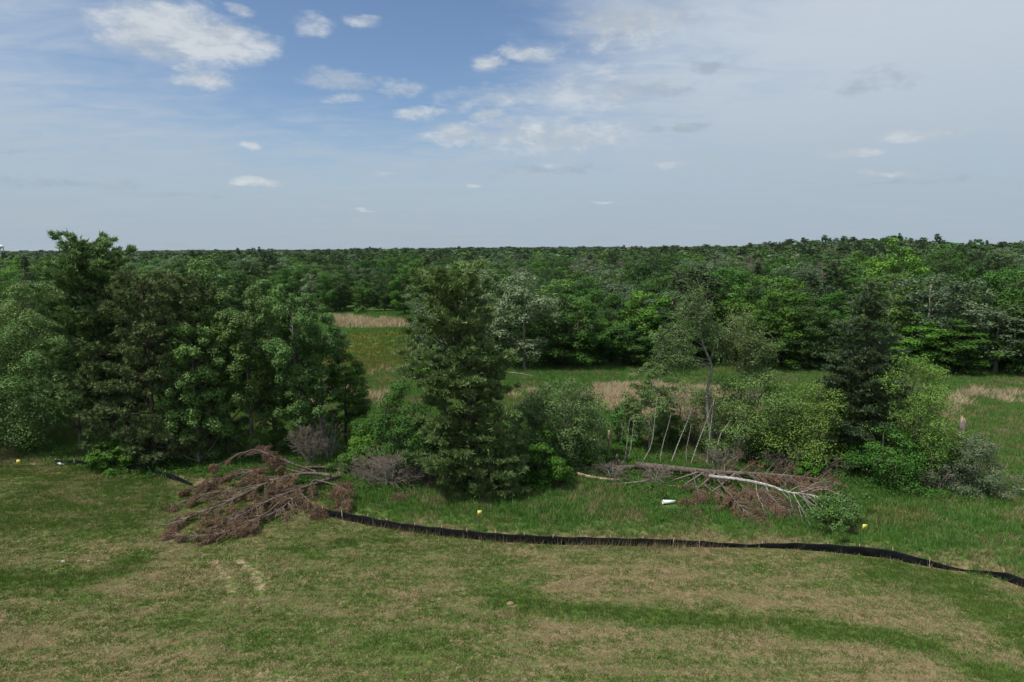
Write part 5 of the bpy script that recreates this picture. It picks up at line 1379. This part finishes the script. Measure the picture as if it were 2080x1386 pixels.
def plastic():
    p = on_ground(124, 946); rng = np.random.default_rng(4)
    o = thing('plastic_scrap', 'crumpled white plastic at the left end of the silt fence', 'plastic scrap', p)
    gx, gy = np.meshgrid(np.linspace(-.28, .28, 9), np.linspace(-.2, .2, 7)); z = .12 + .22 * (fbm(gx * 5 + 3, gy * 5 + 8, 2, 3) - .3) + .35 * np.maximum(0, -gx) 
    V = np.stack([gx, gy + .1 * z, z], -1).reshape(-1, 3); V = np.concatenate([V, V - [0, 0, .012]])
    i = np.arange(6)[:, None] * 9 + np.arange(8)[None]; q = np.stack([i, i + 1, i + 10, i + 9], -1).reshape(-1, 4)
    o2 = part('sheet', make_mesh('sheet', V, np.concatenate([q, q[:, ::-1] + 63]), mat='sheet_white'), o)
plastic()
def lump(seed, r, sq):
    rng = np.random.default_rng(seed); import bmesh
    bm = bmesh.new(); bmesh.ops.create_icosphere(bm, subdivisions=2, radius=1)
    for v in bm.verts:
        f = 1 + .35 * (rng.random() - .5); v.co = Vector((v.co.x * r * f, v.co.y * r * f * .8, v.co.z * r * sq * f + r * sq * .4))
    me = bpy.data.meshes.new('lump'); bm.to_mesh(me); bm.free(); return me
def stones(lst, mat, name, cat):
    for k, (px, py, r, lab) in enumerate(lst):
        p = on_ground(px, py); me = lump(40 + k, r, .5); me.materials.append(MATS[mat]); o = bpy.data.objects.new(name, me); o.location = p - np.array([0, 0, r * .12]); link(o)
        o['label'] = lab; o['category'] = cat
stones([(128, 1141, .16, 'pale grey stone on the left lawn'), (180, 1140, .10, 'small pale stone right of the grey stone on the left lawn')], 'stone_grey', 'stone', 'stone')
stones([(892, 1218, .13, 'dark clod of earth with twigs in the middle of the lawn'), (1036, 1227, .22, 'low tan clod of dry grass right of the dark clod'), (1990, 1093, .2, 'bare tan clod behind the right part of the fence')], 'soil_clod', 'earth_clod', 'clod')
def rubble():
    for k, (line, lab) in enumerate((([(-60, 886), (0, 880), (50, 874)], 'strip of bare rubble at the left edge behind the lawn'), ([(-60, 925), (0, 908), (28, 899)], 'lower heap of brown rubble at the left edge of the lawn'))):
        rng = np.random.default_rng(60 + k); l = np.array(line, float); org = on_ground(*line[1]); o = thing('rubble_heap', lab, 'rubble', org)
        V, Q, n = [], [], 0
        for _ in range(170):
            t = rng.random() * 2; i = int(min(t, 1)); f = t - i; q = l[i] * (1 - f) + l[i + 1] * f
            p = on_ground(q[0] + rng.normal() * 6, q[1] + rng.normal() * 3.2) - org; s = rng.uniform(.12, .4)
            v, qd = box(s, s * rng.uniform(.5, 1), s * rng.uniform(.3, .7)); a = rng.normal(size=3) * .5; M = np.array(Euler(a).to_matrix())
            V.append(v @ M.T * rng.uniform(.8, 1.1, (8, 1)) + p + [0, 0, s * .15]); Q.append(qd + n); n += 8
        pt = part('rubble', make_mesh('rubble', np.concatenate(V), np.concatenate(Q), mat='soil_clod'), o, stuff=True)
rubble()

# ------------------------------------------------------------------ water tower on the skyline
def water_tower():
    c = at_depth(-1, 503, 1050); org = np.array([c[0], c[1], gz1(c[0], c[1])])
    o = thing('water_tower', 'white water tower on the skyline at the far left edge', 'water tower', org)
    zc = c[2] - org[2] + 1.2
    n = 24; prof = [(0.01, 3.0), (3.2, 2.6), (5.4, 1.4), (6.1, 0), (5.5, -1.5), (3.4, -2.7), (1.1, -3.2)]
    a = np.linspace(0, 2 * np.pi, n, endpoint=False)
    V = np.concatenate([np.stack([r * np.cos(a), r * np.sin(a), np.full(n, zc + z)], -1) for r, z in prof]); j = np.arange(n); Q = []
    for k in range(len(prof) - 1): Q.append(np.stack([k * n + j, k * n + (j + 1) % n, (k + 1) * n + (j + 1) % n, (k + 1) * n + j], -1)[:, ::-1])
    part('tank', make_mesh('tank', V, np.concatenate(Q), mat='tank_white', smooth=True), o)
    tb = TB(); tb.tube([(0, 0, 0), (0, 0, zc - 3)], .8, 12); part('riser', tb.mesh('riser', 'tank_steel'), o)
    for k in range(6):
        b = k * math.pi / 3; tb = TB(); tb.tube([(6.6 * math.cos(b), 6.6 * math.sin(b), 0), (5.4 * math.cos(b), 5.4 * math.sin(b), zc - 1)], .28, 8); part('leg', tb.mesh('leg', 'tank_steel'), o)
water_tower()

# ------------------------------------------------------------------ thin summer haze
def haze():
    v, q = box(16000, 8000, 62, (0, 3800, 62 / 2 - 14))
    me = make_mesh('haze', v, q); m = bpy.data.materials.new('haze_air'); m.use_nodes = True; t = NT(m.node_tree); t.n.clear()
    pv = t.new('ShaderNodeVolumePrincipled'); pv.inputs['Color'].default_value = (0.80, 0.88, 1.0, 1); pv.inputs['Density'].default_value = 0.000022; pv.inputs['Anisotropy'].default_value = 0.2
    o_ = t.new('ShaderNodeOutputMaterial'); t.l.new(pv.outputs[0], o_.inputs['Volume']); me.materials.append(m)
    o = link(bpy.data.objects.new('haze', me)); o['kind'] = 'stuff'; o['label'] = 'thin pale summer haze over the distant woodland'; o['category'] = 'haze'
haze()
